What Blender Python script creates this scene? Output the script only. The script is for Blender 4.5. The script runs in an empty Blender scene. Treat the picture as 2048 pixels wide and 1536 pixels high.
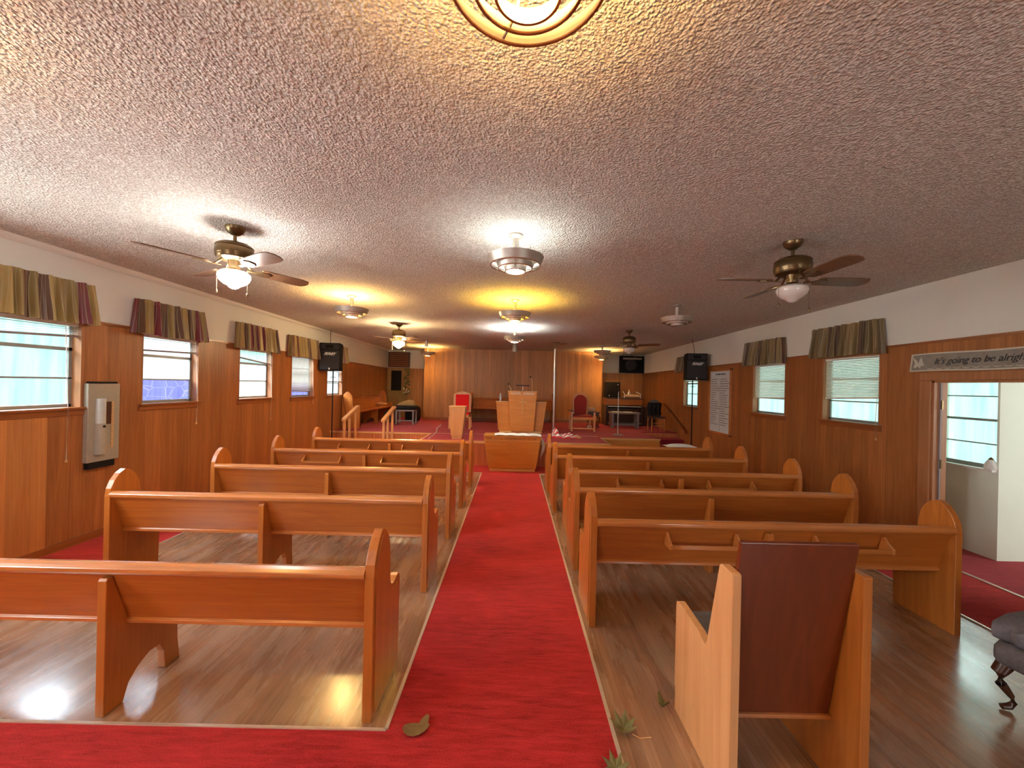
import bpy, bmesh, math, random
from mathutils import Vector, Matrix, Euler
random.seed(7)
S = bpy.context.scene
COL = S.collection
PI = math.pi
# ------------------------------------------------------------------ camera
cam = bpy.data.cameras.new('camera'); co = bpy.data.objects.new('camera', cam); COL.objects.link(co)
cam.sensor_width = 36; cam.lens = 770 / 2048 * 36
cam.shift_x = -4 / 2048; cam.shift_y = 2 / 2048
cam.clip_start = 0.02
co.matrix_world = Matrix.Translation((0, 0, 1.65)) @ Matrix.Rotation(PI / 2, 4, 'X') @ Matrix.Rotation(0.0225, 4, 'Z')
S.camera = co
# ------------------------------------------------------------------ world, exposure
w = bpy.data.worlds.new('world'); S.world = w; w.use_nodes = True
w.node_tree.nodes['Background'].inputs[0].default_value = (0.75, 0.9, 1, 1)
w.node_tree.nodes['Background'].inputs[1].default_value = 0.18
S.view_settings.view_transform = 'Standard'; S.view_settings.look = 'None'
S.view_settings.gamma = 1; S.view_settings.use_curve_mapping = False
S.view_settings.exposure = 1.8
PANE = 0.43      # brightness of the daylit frosted panes
BULB_W = 68.0    # white bulbs
BULB_Y = 135.0    # warm bulbs

# bright sky high above the windows on both sides (shines down through the panes)
def sky(name, x, y, z, ry, sx, sy, p, c):
    l = bpy.data.lights.new(name, 'AREA'); l.shape = 'RECTANGLE'; l.size = sx; l.size_y = sy; l.energy = p; l.color = c
    o = bpy.data.objects.new(name, l); COL.objects.link(o); o.location = (x, y, z); o.rotation_euler = (0, ry, 0)
sky('skylight_left', -7.6, 5.0, 5.6, math.radians(-48), 4.0, 13.0, 8000, (0.72, 0.88, 1.0))
sky('skylight_right', 8.2, 7.5, 5.6, math.radians(48), 4.0, 9.0, 4200, (0.80, 1.0, 0.95))
# ------------------------------------------------------------------ materials
def newmat(name):
    m = bpy.data.materials.new(name); m.use_nodes = True
    nt = m.node_tree
    return m, nt, nt.nodes['Principled BSDF']
def nd(nt, t, **k):
    n = nt.nodes.new(t)
    for a, b in k.items():
        if a.startswith('i_'):
            n.inputs[a[2:].replace('_', ' ')].default_value = b
        else: setattr(n, a, b)
    return n
def lk(nt, a, b): nt.links.new(a, b)
def math_n(nt, op, a, b=None, c=None):
    n = nt.nodes.new('ShaderNodeMath'); n.operation = op
    for i, v in enumerate((a, b, c)):
        if v is None: continue
        if isinstance(v, (int, float)): n.inputs[i].default_value = v
        else: lk(nt, v, n.inputs[i])
    return n.outputs[0]
def mixc(nt, f, a, b, mode='MIX'):
    n = nt.nodes.new('ShaderNodeMix'); n.data_type = 'RGBA'; n.blend_type = mode
    for i, v in ((0, f), (6, a), (7, b)):
        if isinstance(v, (int, float)): n.inputs[i].default_value = v
        elif isinstance(v, tuple): n.inputs[i].default_value = (*v[:3], 1)
        else: lk(nt, v, n.inputs[i])
    return n.outputs[2]
def ramp(nt, f, stops):
    r = nt.nodes.new('ShaderNodeValToRGB'); lk(nt, f, r.inputs[0])
    e = r.color_ramp.elements
    while len(e) < len(stops): e.new(0.5)
    for x, (p, c) in zip(e, stops): x.position = p; x.color = (*c, 1)
    return r.outputs[0]
def bump(nt, b, h, st, dist):
    n = nt.nodes.new('ShaderNodeBump'); n.inputs['Strength'].default_value = st; n.inputs['Distance'].default_value = dist
    lk(nt, h, n.inputs['Height']); lk(nt, n.outputs[0], b.inputs['Normal'])
def coords(nt, scale, rnd=True):
    tc = nt.nodes.new('ShaderNodeTexCoord'); out = tc.outputs['Object']
    if rnd:
        oi = nt.nodes.new('ShaderNodeObjectInfo')
        v = nt.nodes.new('ShaderNodeVectorMath'); v.operation = 'SCALE'; v.inputs[0].default_value = (9, 17, 5)
        lk(nt, oi.outputs['Random'], v.inputs['Scale'])
        a = nt.nodes.new('ShaderNodeVectorMath'); a.operation = 'ADD'; lk(nt, out, a.inputs[0]); lk(nt, v.outputs[0], a.inputs[1]); out = a.outputs[0]
    mp = nt.nodes.new('ShaderNodeMapping'); mp.inputs['Scale'].default_value = scale; lk(nt, out, mp.inputs[0])
    return mp.outputs[0]
def noise(nt, vec, sc, det=4, dis=0.0, ro=0.5):
    n = nt.nodes.new('ShaderNodeTexNoise'); n.inputs['Scale'].default_value = sc; n.inputs['Detail'].default_value = det
    n.inputs['Distortion'].default_value = dis; n.inputs['Roughness'].default_value = ro
    lk(nt, vec, n.inputs['Vector']); return n.outputs[0]
def plain(name, c, rough=0.5, metal=0.0, var=0.08, coat=0.0, sc=30, bmp=0.0, emit=None, est=0.0, trans=0.0):
    m, nt, b = newmat(name)
    v = coords(nt, (1, 1, 1)); f = noise(nt, v, sc, 3)
    lk(nt, mixc(nt, f, tuple(x * (1 - var) for x in c), tuple(min(1, x * (1 + var)) for x in c)), b.inputs['Base Color'])
    b.inputs['Roughness'].default_value = rough; b.inputs['Metallic'].default_value = metal
    b.inputs['Coat Weight'].default_value = coat
    if trans: b.inputs['Transmission Weight'].default_value = trans
    if bmp: bump(nt, b, f, bmp, 0.004)
    if emit: b.inputs['Emission Color'].default_value = (*emit, 1); b.inputs['Emission Strength'].default_value = est
    return m
def wood(name, c1, c2, axis='x', rough=0.3, across=26, var=0.35, coat=0.15, spec=0.5):
    m, nt, b = newmat(name)
    s = {'x': (1.3, across, across), 'y': (across, 1.3, across), 'z': (across, across, 1.3)}[axis]
    v = coords(nt, s); g = noise(nt, v, 1.0, 6, 1.2, 0.6)
    big = noise(nt, coords(nt, tuple(0.12 * x for x in s)), 1.0, 2, 0.3)
    col = ramp(nt, g, [(0.28, c2), (0.5, tuple((x + y) / 2 for x, y in zip(c1, c2))), (0.68, c1)])
    col = mixc(nt, math_n(nt, 'MULTIPLY', big, var), col, c2)
    lk(nt, col, b.inputs['Base Color'])
    b.inputs['Roughness'].default_value = rough; b.inputs['Coat Weight'].default_value = coat; b.inputs['Coat Roughness'].default_value = 0.25
    b.inputs['Specular IOR Level'].default_value = spec
    bump(nt, b, g, 0.08, 0.002)
    return m
def planks(name, c1, c2, u='Y', width=0.105, rough=0.4, groove=0.45, gd=0.35, sheet=1.22):
    # vertical tongue-and-groove style sheet panelling; u is the horizontal axis along the wall
    m, nt, b = newmat(name)
    tc = nt.nodes.new('ShaderNodeTexCoord'); sp = nt.nodes.new('ShaderNodeSeparateXYZ'); lk(nt, tc.outputs['Object'], sp.inputs[0])
    U = math_n(nt, 'DIVIDE', sp.outputs[u], width)
    cell = math_n(nt, 'FLOOR', U)
    wn = nt.nodes.new('ShaderNodeTexWhiteNoise'); wn.noise_dimensions = '1D'; lk(nt, cell, wn.inputs['W'])
    fr = math_n(nt, 'FRACT', U)
    gmask = math_n(nt, 'LESS_THAN', fr, 0.045)
    gate = math_n(nt, 'GREATER_THAN', wn.outputs['Value'], groove)
    gm = math_n(nt, 'MULTIPLY', gmask, gate)
    sheetc = nt.nodes.new('ShaderNodeTexWhiteNoise'); sheetc.noise_dimensions = '1D'
    lk(nt, math_n(nt, 'FLOOR', math_n(nt, 'DIVIDE', sp.outputs[u], sheet)), sheetc.inputs['W'])
    s = (30, 30, 1.1)
    v = coords(nt, s, False); g = noise(nt, v, 1.0, 6, 1.5, 0.62)
    big = noise(nt, coords(nt, (2.5, 2.5, 0.5), False), 1.0, 3, 0.4)
    col = ramp(nt, g, [(0.3, c2), (0.7, c1)])
    tone = math_n(nt, 'MULTIPLY_ADD', wn.outputs['Value'], 0.28, 0.80)
    tone = math_n(nt, 'MULTIPLY', tone, math_n(nt, 'MULTIPLY_ADD', big, 0.35, 0.85))
    tone = math_n(nt, 'MULTIPLY', tone, math_n(nt, 'MULTIPLY_ADD', sheetc.outputs['Value'], 0.14, 0.93))
    tone = math_n(nt, 'MULTIPLY', tone, math_n(nt, 'MULTIPLY_ADD', gm, -gd, 1.0))
    cc = nt.nodes.new('ShaderNodeCombineXYZ')
    for i in range(3): lk(nt, tone, cc.inputs[i])
    lk(nt, mixc(nt, 1.0, col, cc.outputs[0], 'MULTIPLY'), b.inputs['Base Color'])
    b.inputs['Roughness'].default_value = rough
    bump(nt, b, math_n(nt, 'MULTIPLY_ADD', gm, -1.0, math_n(nt, 'MULTIPLY', g, 0.15)), 0.4, 0.004)
    return m
def carpet_mat(name, c1, c2):
    m, nt, b = newmat(name)
    f = noise(nt, coords(nt, (1, 1, 1), False), 160, 3, 0, 0.8)
    st = noise(nt, coords(nt, (5, 38, 5), False), 1.0, 5, 0.8, 0.7)
    bg = noise(nt, coords(nt, (1.2, 2.2, 1), False), 1.0, 3)
    t = math_n(nt, 'ADD', math_n(nt, 'MULTIPLY', f, 0.5), math_n(nt, 'ADD', math_n(nt, 'MULTIPLY', st, 0.45), math_n(nt, 'MULTIPLY', bg, 0.25)))
    lk(nt, ramp(nt, t, [(0.47, c2), (0.72, c1)]), b.inputs['Base Color'])
    b.inputs['Roughness'].default_value = 0.95; b.inputs['Specular IOR Level'].default_value = 0.15
    b.inputs['Sheen Weight'].default_value = 0.25; b.inputs['Sheen Tint'].default_value = (1, 0.35, 0.3, 1)
    bump(nt, b, t, 0.7, 0.008)
    return m
def pane_mat(name, c1, c2, st, sc=(2, 14, 1.2), lines=None, clear=0.45):
    m, nt, b = newmat(name)
    f = noise(nt, coords(nt, sc), 1.0, 4, 0.5)
    col = ramp(nt, f, [(0.35, c2), (0.6, c1)])
    if lines:
        vv = nt.nodes.new('ShaderNodeTexVoronoi'); vv.feature = 'DISTANCE_TO_EDGE'; vv.inputs['Scale'].default_value = 5
        lk(nt, coords(nt, (1, 1, 1.6)), vv.inputs['Vector'])
        col = mixc(nt, math_n(nt, 'MULTIPLY', math_n(nt, 'LESS_THAN', vv.outputs['Distance'], 0.02), 0.6), col, lines)
    b.inputs['Base Color'].default_value = (0.08, 0.10, 0.10, 1); b.inputs['Roughness'].default_value = 0.25
    lk(nt, col, b.inputs['Emission Color']); b.inputs['Emission Strength'].default_value = st
    tr = nt.nodes.new('ShaderNodeBsdfTransparent'); mx = nt.nodes.new('ShaderNodeMixShader'); mx.inputs[0].default_value = clear
    lk(nt, b.outputs[0], mx.inputs[1]); lk(nt, tr.outputs[0], mx.inputs[2]); lk(nt, mx.outputs[0], nt.nodes['Material Output'].inputs[0])
    return m

M = {}
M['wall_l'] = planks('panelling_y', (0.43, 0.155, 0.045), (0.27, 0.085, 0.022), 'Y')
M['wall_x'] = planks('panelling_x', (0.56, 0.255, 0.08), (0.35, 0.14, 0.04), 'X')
M['wall_light'] = planks('light_panelling', (0.60, 0.24, 0.07), (0.46, 0.16, 0.042), 'Y', gd=0.25, groove=0.3, width=0.16)
M['bead'] = planks('beadboard', (0.62, 0.2, 0.075), (0.5, 0.14, 0.05), 'X', width=0.03, groove=-1, gd=0.45)
M['pew'] = wood('pew_oak', (0.52, 0.158, 0.024), (0.36, 0.092, 0.013), 'x')
M['pew_v'] = wood('pew_oak_upright', (0.56, 0.185, 0.034), (0.38, 0.11, 0.017), 'z', across=22)
M['rail'] = wood('pew_rail_oak', (0.60, 0.21, 0.05), (0.42, 0.13, 0.026), 'x', rough=0.2, coat=1.0)
M['chair_w'] = wood('chair_oak', (0.74, 0.39, 0.17), (0.60, 0.28, 0.11), 'z', across=16, rough=0.45, coat=0.0)
M['chair_back'] = wood('chair_dark_oak', (0.19, 0.033, 0.006), (0.12, 0.02, 0.004), 'z', across=14, rough=0.35)
M['pulpit'] = wood('pulpit_oak', (0.68, 0.27, 0.06), (0.52, 0.18, 0.035), 'x', across=14)
M['oak_pale'] = wood('pale_oak', (0.68, 0.33, 0.13), (0.52, 0.22, 0.08), 'z', across=18)
M['trimw'] = wood('trim_wood', (0.36, 0.115, 0.03), (0.22, 0.06, 0.014), 'y')
M['trimz'] = wood('trim_upright', (0.46, 0.20, 0.08), (0.32, 0.12, 0.045), 'z', rough=0.5, coat=0.0)
M['edge'] = wood('stage_nosing', (0.80, 0.48, 0.2), (0.62, 0.34, 0.12), 'x')
M['darkwood'] = wood('walnut', (0.10, 0.035, 0.018), (0.05, 0.018, 0.01), 'x', rough=0.3)
M['white'] = plain('upper_wall_paint', (0.74, 0.71, 0.64), 0.8, var=0.04, sc=3)
M['mint'] = plain('side_room_paint', (0.80, 0.85, 0.75), 0.7, var=0.05, sc=3)
M['carpet'] = carpet_mat('red_carpet', (0.56, 0.026, 0.03), (0.21, 0.003, 0.004))
M['carpet2'] = carpet_mat('maroon_carpet', (0.36, 0.035, 0.055), (0.22, 0.015, 0.028))
M['metal'] = plain('lamp_metal', (0.50, 0.45, 0.39), 0.42, 0.7)
M['reflector'] = plain('lamp_inner', (0.8, 0.78, 0.72), 0.6)
M['bronze'] = plain('fan_bronze', (0.19, 0.12, 0.055), 0.32, 0.85)
M['blade'] = wood('fan_blade_wood', (0.22, 0.11, 0.05), (0.13, 0.06, 0.028), 'x', rough=0.4)
M['black'] = plain('black_vinyl', (0.010, 0.008, 0.008), 0.7)
M['black'].node_tree.nodes['Principled BSDF'].inputs['Specular IOR Level'].default_value = 0.2
M['grille'] = plain('speaker_grille', (0.018, 0.013, 0.014), 0.55, var=0.6, sc=220)
M['chrome'] = plain('chrome', (0.85, 0.85, 0.85), 0.28, 0.85)
M['alu'] = plain('window_alu', (0.30, 0.30, 0.28), 0.45, 0.3)
M['heater'] = plain('heater_enamel', (0.36, 0.31, 0.24), 0.45, var=0.1)
M['heater2'] = plain('heater_pale_enamel', (0.55, 0.58, 0.55), 0.35, 0.2)
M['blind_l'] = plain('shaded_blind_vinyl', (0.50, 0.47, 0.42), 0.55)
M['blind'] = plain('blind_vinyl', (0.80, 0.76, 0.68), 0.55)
M['cloth_w'] = plain('white_cloth', (0.82, 0.80, 0.78), 0.9, bmp=0.3)
M['red_velvet'] = plain('red_velvet', (0.75, 0.005, 0.01), 0.85)
M['red_dark'] = plain('dark_red_velvet', (0.33, 0.018, 0.01), 0.8)
M['grey_fab'] = plain('grey_fabric', (0.14, 0.125, 0.14), 0.95, var=0.35, sc=60, bmp=0.6)
M['tan'] = plain('tan_cloth', (0.35, 0.22, 0.09), 0.9, var=0.25, sc=12)
M['gold'] = plain('gold_fringe', (0.75, 0.45, 0.08), 0.7)
M['leaf'] = plain('dry_leaf', (0.16, 0.14, 0.045), 0.7, var=0.3, sc=40)
M['leaf_red'] = plain('brown_leaf', (0.2, 0.115, 0.035), 0.7, var=0.3, sc=40)
M['paper'] = plain('paper', (0.62, 0.64, 0.66), 0.7)
M['ink'] = plain('ink', (0.03, 0.03, 0.035), 0.6)
M['strip'] = plain('metal_strip', (0.72, 0.62, 0.5), 0.35, 0.6)
M['plastic'] = plain('clear_bottle', (0.8, 0.85, 0.9), 0.1, trans=0.5)
M['greytable'] = plain('grey_paint', (0.25, 0.2, 0.19), 0.6)
M['banner'] = plain('banner_paper', (0.27, 0.24, 0.2), 0.8, var=0.35, sc=14)
M['banner_edge'] = plain('banner_border', (0.6, 0.55, 0.45), 0.8)
M['concrete'] = plain('ground', (0.3, 0.3, 0.25), 0.9)
M['globe_off'] = plain('globe_glass', (0.70, 0.62, 0.56), 0.2, var=0.12, sc=9)
M['pane_t'] = pane_mat('teal_frosted_glass', (0.60, 1.0, 0.92), (0.38, 0.80, 0.68), PANE)
M['pane_w'] = pane_mat('bright_frosted_glass', (0.88, 1.0, 1.0), (0.68, 0.90, 0.92), PANE)
M['pane_b'] = pane_mat('blue_glass', (0.30, 0.36, 0.95), (0.20, 0.24, 0.78), PANE * 0.8, lines=(0.7, 0.75, 1.0), clear=0.12)
M['pane_n'] = pane_mat('bright_near_glass', (0.95, 1.0, 1.0), (0.85, 0.95, 0.95), 11.0, clear=0.1)
M['pane_q'] = pane_mat('side_room_glass', (0.95, 1.0, 0.97), (0.85, 0.95, 0.9), 2.3, clear=0.1)  # glow of the panels added to light the side room
M['pane_r'] = pane_mat('rear_glass', (0.95, 1.0, 1.0), (0.85, 0.95, 0.95), 4.0, clear=0.1)  # glow of the fill panels added behind the camera

def lit(name, c, st):
    m, nt, b = newmat(name)
    b.inputs['Base Color'].default_value = (0.8, 0.8, 0.8, 1)
    b.inputs['Emission Color'].default_value = (*c, 1); b.inputs['Emission Strength'].default_value = st
    return m
M['bulb_w'] = lit('white_bulb', (0.90, 1.0, 0.98), BULB_W)
M['bulb_y'] = lit('warm_bulb', (1.0, 0.60, 0.14), BULB_Y)
M['bulb_yy'] = lit('yellow_bulb', (1.0, 0.66, 0.08), BULB_Y)
M['bulb_w2'] = lit('far_white_bulb', (0.92, 1.0, 1.0), BULB_W * 4.6)
M['bulb_yy2'] = lit('far_yellow_bulb', (1.0, 0.62, 0.07), BULB_Y * 2.4)
M['bulb_y2'] = lit('far_warm_bulb', (1.0, 0.62, 0.2), BULB_Y * 2.4)
M['bulb_y1'] = lit('near_warm_bulb', (1.0, 0.58, 0.16), BULB_Y * 1.15)
M['bulb_off'] = plain('unlit_bulb', (0.7, 0.68, 0.62), 0.3)
M['globe_w'] = lit('lit_globe', (1.0, 0.97, 0.95), 36.0)
M['globe_y'] = lit('lit_warm_globe', (1.0, 0.74, 0.38), 85.0)

def ceiling_mat():
    m, nt, b = newmat('popcorn_ceiling')
    v = coords(nt, (1, 1, 1), False)
    a = noise(nt, v, 72, 2, 0.0, 0.5); c = noise(nt, v, 30, 2)
    vo = nt.nodes.new('ShaderNodeTexVoronoi'); vo.inputs['Scale'].default_value = 85; lk(nt, v, vo.inputs['Vector'])
    h = math_n(nt, 'ADD', math_n(nt, 'MULTIPLY', a, 1.0), math_n(nt, 'ADD', math_n(nt, 'MULTIPLY', c, 0.5), math_n(nt, 'MULTIPLY', vo.outputs['Distance'], -0.6)))
    big = noise(nt, v, 0.9, 3)
    col = mixc(nt, big, (0.74, 0.70, 0.62), (0.82, 0.78, 0.71))
    col = mixc(nt, ramp(nt, h, [(0.36, (0, 0, 0)), (0.60, (1, 1, 1))]), (0.55, 0.49, 0.42), col)
    lk(nt, col, b.inputs['Base Color'])
    b.inputs['Roughness'].default_value = 0.9; b.inputs['Specular IOR Level'].default_value = 0.2
    bump(nt, b, h, 1.0, 0.015)
    return m
M['ceiling'] = ceiling_mat()
def floor_mat():
    m, nt, b = newmat('oak_strip_floor')
    tc = nt.nodes.new('ShaderNodeTexCoord'); sp = nt.nodes.new('ShaderNodeSeparateXYZ'); lk(nt, tc.outputs['Object'], sp.inputs[0])
    U = math_n(nt, 'DIVIDE', sp.outputs['X'], 0.057); cell = math_n(nt, 'FLOOR', U)
    wn0 = nt.nodes.new('ShaderNodeTexWhiteNoise'); wn0.noise_dimensions = '1D'; lk(nt, cell, wn0.inputs['W'])
    V = math_n(nt, 'FLOOR', math_n(nt, 'ADD', math_n(nt, 'DIVIDE', sp.outputs['Y'], 0.9), math_n(nt, 'MULTIPLY', wn0.outputs['Value'], 7)))
    wn = nt.nodes.new('ShaderNodeTexWhiteNoise'); wn.noise_dimensions = '2D'
    cb = nt.nodes.new('ShaderNodeCombineXYZ'); lk(nt, cell, cb.inputs[0]); lk(nt, V, cb.inputs[1]); lk(nt, cb.outputs[0], wn.inputs['Vector'])
    g = noise(nt, coords(nt, (60, 2.2, 1), False), 1.0, 5, 0.8, 0.6)
    wear = noise(nt, coords(nt, (9, 1.3, 1), False), 1.0, 5, 0.3, 0.65)
    col = ramp(nt, g, [(0.3, (0.25, 0.12, 0.06)), (0.7, (0.41, 0.215, 0.115))])
    tone = math_n(nt, 'MULTIPLY_ADD', wn.outputs['Value'], 0.3, 0.75)
    gm = math_n(nt, 'LESS_THAN', math_n(nt, 'FRACT', U), 0.04)
    tone = math_n(nt, 'MULTIPLY', tone, math_n(nt, 'MULTIPLY_ADD', gm, -0.3, 1))
    cc = nt.nodes.new('ShaderNodeCombineXYZ')
    for i in range(3): lk(nt, tone, cc.inputs[i])
    col = mixc(nt, 1.0, col, cc.outputs[0], 'MULTIPLY')
    wm = ramp(nt, wear, [(0.42, (0, 0, 0)), (0.75, (1, 1, 1))])
    col = mixc(nt, math_n(nt, 'MULTIPLY', wm, 0.35), col, (0.54, 0.38, 0.26))
    lk(nt, col, b.inputs['Base Color'])
    r = math_n(nt, 'MULTIPLY_ADD', wm, 0.2, 0.22); lk(nt, r, b.inputs['Roughness'])
    b.inputs['Coat Weight'].default_value = 1.0; b.inputs['Coat Roughness'].default_value = 0.2; b.inputs['Coat IOR'].default_value = 1.8
    bump(nt, b, math_n(nt, 'MULTIPLY_ADD', gm, -1, math_n(nt, 'MULTIPLY', g, 0.3)), 0.15, 0.003)
    return m
M['floor'] = floor_mat()
def valance_mat(name, gold, brown, maroon, em=0.0):
    m, nt, b = newmat(name)
    tc = nt.nodes.new('ShaderNodeTexCoord'); sp = nt.nodes.new('ShaderNodeSeparateXYZ'); lk(nt, tc.outputs['UV'], sp.inputs[0])
    oi = nt.nodes.new('ShaderNodeObjectInfo')
    U = math_n(nt, 'ADD', math_n(nt, 'MULTIPLY', sp.outputs['X'], 17), math_n(nt, 'MULTIPLY', oi.outputs['Random'], 31))
    wn = nt.nodes.new('ShaderNodeTexWhiteNoise'); wn.noise_dimensions = '1D'; lk(nt, math_n(nt, 'FLOOR', U), wn.inputs['W'])
    col = ramp(nt, wn.outputs['Value'], [(0.0, gold), (0.35, tuple(x * 0.7 for x in gold)), (0.55, brown), (0.8, maroon)])
    nt.nodes[-1].color_ramp.interpolation = 'CONSTANT'
    U2 = math_n(nt, 'FRACT', math_n(nt, 'MULTIPLY', U, 3.0))
    col = mixc(nt, math_n(nt, 'MULTIPLY', math_n(nt, 'LESS_THAN', U2, 0.14), 0.55), col, (0.6, 0.5, 0.3))
    lk(nt, col, b.inputs['Base Color']); b.inputs['Roughness'].default_value = 0.38; b.inputs['Sheen Weight'].default_value = 0.3
    b.inputs['Transmission Weight'].default_value = 0.0
    tr = nt.nodes.new('ShaderNodeBsdfTranslucent'); lk(nt, col, tr.inputs[0])
    mx = nt.nodes.new('ShaderNodeMixShader'); mx.inputs[0].default_value = 0.35
    lk(nt, b.outputs[0], mx.inputs[1]); lk(nt, tr.outputs[0], mx.inputs[2])
    lk(nt, mx.outputs[0], nt.nodes['Material Output'].inputs[0])
    return m
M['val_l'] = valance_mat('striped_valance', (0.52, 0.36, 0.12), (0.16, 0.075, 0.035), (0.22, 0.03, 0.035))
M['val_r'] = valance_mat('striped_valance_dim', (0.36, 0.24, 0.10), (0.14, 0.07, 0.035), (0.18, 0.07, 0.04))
def flag_mat():
    m, nt, b = newmat('flag_cloth')
    tc = nt.nodes.new('ShaderNodeTexCoord'); sp = nt.nodes.new('ShaderNodeSeparateXYZ'); lk(nt, tc.outputs['UV'], sp.inputs[0])
    st = math_n(nt, 'GREATER_THAN', math_n(nt, 'FRACT', math_n(nt, 'MULTIPLY', sp.outputs['Y'], 5)), 0.5)
    lk(nt, mixc(nt, st, (0.6, 0.02, 0.03), (0.75, 0.72, 0.66)), b.inputs['Base Color']); b.inputs['Roughness'].default_value = 0.7
    return m
M['flag'] = flag_mat()

# ------------------------------------------------------------------ mesh builder
class MB:
    def __init__(s): s.v = []; s.f = []; s.sm = []; s.uv = None
    def add(s, vs, fs, smooth=False):
        o = len(s.v); s.v += [tuple(x) for x in vs]
        for f in fs: s.f.append([i + o for i in f]); s.sm.append(smooth)
        return s
    def box(s, x0, x1, y0, y1, z0, z1, T=None):
        vs = [Vector((x, y, z)) for z in (z0, z1) for y in (y0, y1) for x in (x0, x1)]
        if T: vs = [T @ q for q in vs]
        return s.add(vs, [(0, 2, 3, 1), (4, 5, 7, 6), (0, 1, 5, 4), (2, 6, 7, 3), (0, 4, 6, 2), (1, 3, 7, 5)])
    def slab(s, x0, x1, y0, y1, zb, zt):
        # box whose bottom/top heights are functions of y (or numbers)
        B = zb if callable(zb) else (lambda y: zb); Tp = zt if callable(zt) else (lambda y: zt)
        vs = [(x0, y0, B(y0)), (x1, y0, B(y0)), (x0, y1, B(y1)), (x1, y1, B(y1)), (x0, y0, Tp(y0)), (x1, y0, Tp(y0)), (x0, y1, Tp(y1)), (x1, y1, Tp(y1))]
        return s.add(vs, [(0, 2, 3, 1), (4, 5, 7, 6), (0, 1, 5, 4), (2, 6, 7, 3), (0, 4, 6, 2), (1, 3, 7, 5)])
    def prism(s, pts, a, b, axis='x', T=None):
        # polygon pts in the plane normal to axis, extruded a..b
        def P(p, t): return {'x': (t, p[0], p[1]), 'y': (p[0], t, p[1]), 'z': (p[0], p[1], t)}[axis]
        n = len(pts); vs = [Vector(P(p, a)) for p in pts] + [Vector(P(p, b)) for p in pts]
        if T: vs = [T @ q for q in vs]
        return s.add(vs, [tuple(range(n - 1, -1, -1)), tuple(range(n, 2 * n))] + [(i, (i + 1) % n, (i + 1) % n + n, i + n) for i in range(n)])
    def lathe(s, prof, c=(0, 0, 0), seg=32, closed=False):
        # prof [(r, z)...] revolved around vertical axis through c
        n = len(prof); vs = []
        for k in range(seg):
            a = 2 * PI * k / seg
            for r, z in prof: vs.append((c[0] + r * math.cos(a), c[1] + r * math.sin(a), c[2] + z))
        fs = []
        for k in range(seg):
            k2 = (k + 1) % seg
            for i in range(n if closed else n - 1):
                j = (i + 1) % n
                fs.append((k * n + i, k2 * n + i, k2 * n + j, k * n + j))
        return s.add(vs, fs, True)
    def tube(s, pts, r, seg=8, cap=True):
        pts = [Vector(p) for p in pts]; n = len(pts); vs = []
        rs = r if isinstance(r, (list, tuple)) else [r] * n
        for i, p in enumerate(pts):
            d = (pts[min(i + 1, n - 1)] - pts[max(i - 1, 0)]).normalized()
            u = d.cross(Vector((0, 0, 1)))
            if u.length < 1e-3: u = Vector((1, 0, 0))
            u.normalize(); w_ = d.cross(u)
            for k in range(seg):
                a = 2 * PI * k / seg; vs.append(p + rs[i] * (math.cos(a) * u + math.sin(a) * w_))
        fs = [(i * seg + k, i * seg + (k + 1) % seg, (i + 1) * seg + (k + 1) % seg, (i + 1) * seg + k) for i in range(n - 1) for k in range(seg)]
        if cap: fs += [tuple(range(seg - 1, -1, -1)), tuple((n - 1) * seg + k for k in range(seg))]
        return s.add(vs, fs, True)
    def ball(s, c, r, sz=1.0, seg=16, rings=10):
        vs = [(c[0], c[1], c[2] - r * sz)]
        for i in range(1, rings):
            t = -PI / 2 + PI * i / rings
            for k in range(seg):
                a = 2 * PI * k / seg; vs.append((c[0] + r * math.cos(t) * math.cos(a), c[1] + r * math.cos(t) * math.sin(a), c[2] + r * sz * math.sin(t)))
        vs.append((c[0], c[1], c[2] + r * sz)); L = len(vs) - 1; fs = []
        for k in range(seg):
            k2 = (k + 1) % seg
            fs.append((0, 1 + k2, 1 + k)); fs.append((L, L - seg + k, L - seg + k2))
            for i in range(rings - 2): fs.append((1 + i * seg + k, 1 + i * seg + k2, 1 + (i + 1) * seg + k2, 1 + (i + 1) * seg + k))
        return s.add(vs, fs, True)
    def grid(s, fn, nu, nv, smooth=True):
        vs = [fn(i / nu, j / nv) for j in range(nv + 1) for i in range(nu + 1)]
        fs = [(j * (nu + 1) + i, j * (nu + 1) + i + 1, (j + 1) * (nu + 1) + i + 1, (j + 1) * (nu + 1) + i) for j in range(nv) for i in range(nu)]
        s.uv = (nu, nv); return s.add(vs, fs, smooth)
    def build(s, name, mat, parent=None, loc=(0, 0, 0), bevel=0, seg=2):
        me = bpy.data.meshes.new(name); me.from_pydata(s.v, [], s.f)
        bm = bmesh.new(); bm.from_mesh(me); bmesh.ops.recalc_face_normals(bm, faces=bm.faces)
        bm.to_mesh(me); bm.free()
        me.polygons.foreach_set('use_smooth', s.sm)
        if s.uv:
            nu, nv = s.uv; l = me.uv_layers.new(name='uv')
            for p in me.polygons:
                for li, vi in zip(p.loop_indices, p.vertices):
                    if vi < (nu + 1) * (nv + 1): l.data[li].uv = ((vi % (nu + 1)) / nu, (vi // (nu + 1)) / nv)
        if isinstance(mat, str): mat = M[mat]
        if any(s.sm): me.set_sharp_from_angle(angle=0.7)
        me.materials.append(mat)
        o = bpy.data.objects.new(name, me); COL.objects.link(o); o.location = loc
        if parent: o.parent = parent
        if bevel:
            b = o.modifiers.new('bevel', 'BEVEL'); b.width = bevel; b.segments = seg; b.limit_method = 'ANGLE'; b.angle_limit = 0.6
        return o
def tag(o, label, cat, group=None):
    o['label'] = label; o['category'] = cat
    if group: o['group'] = group
    return o
def struct(o): o['kind'] = 'structure'; return o
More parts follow.
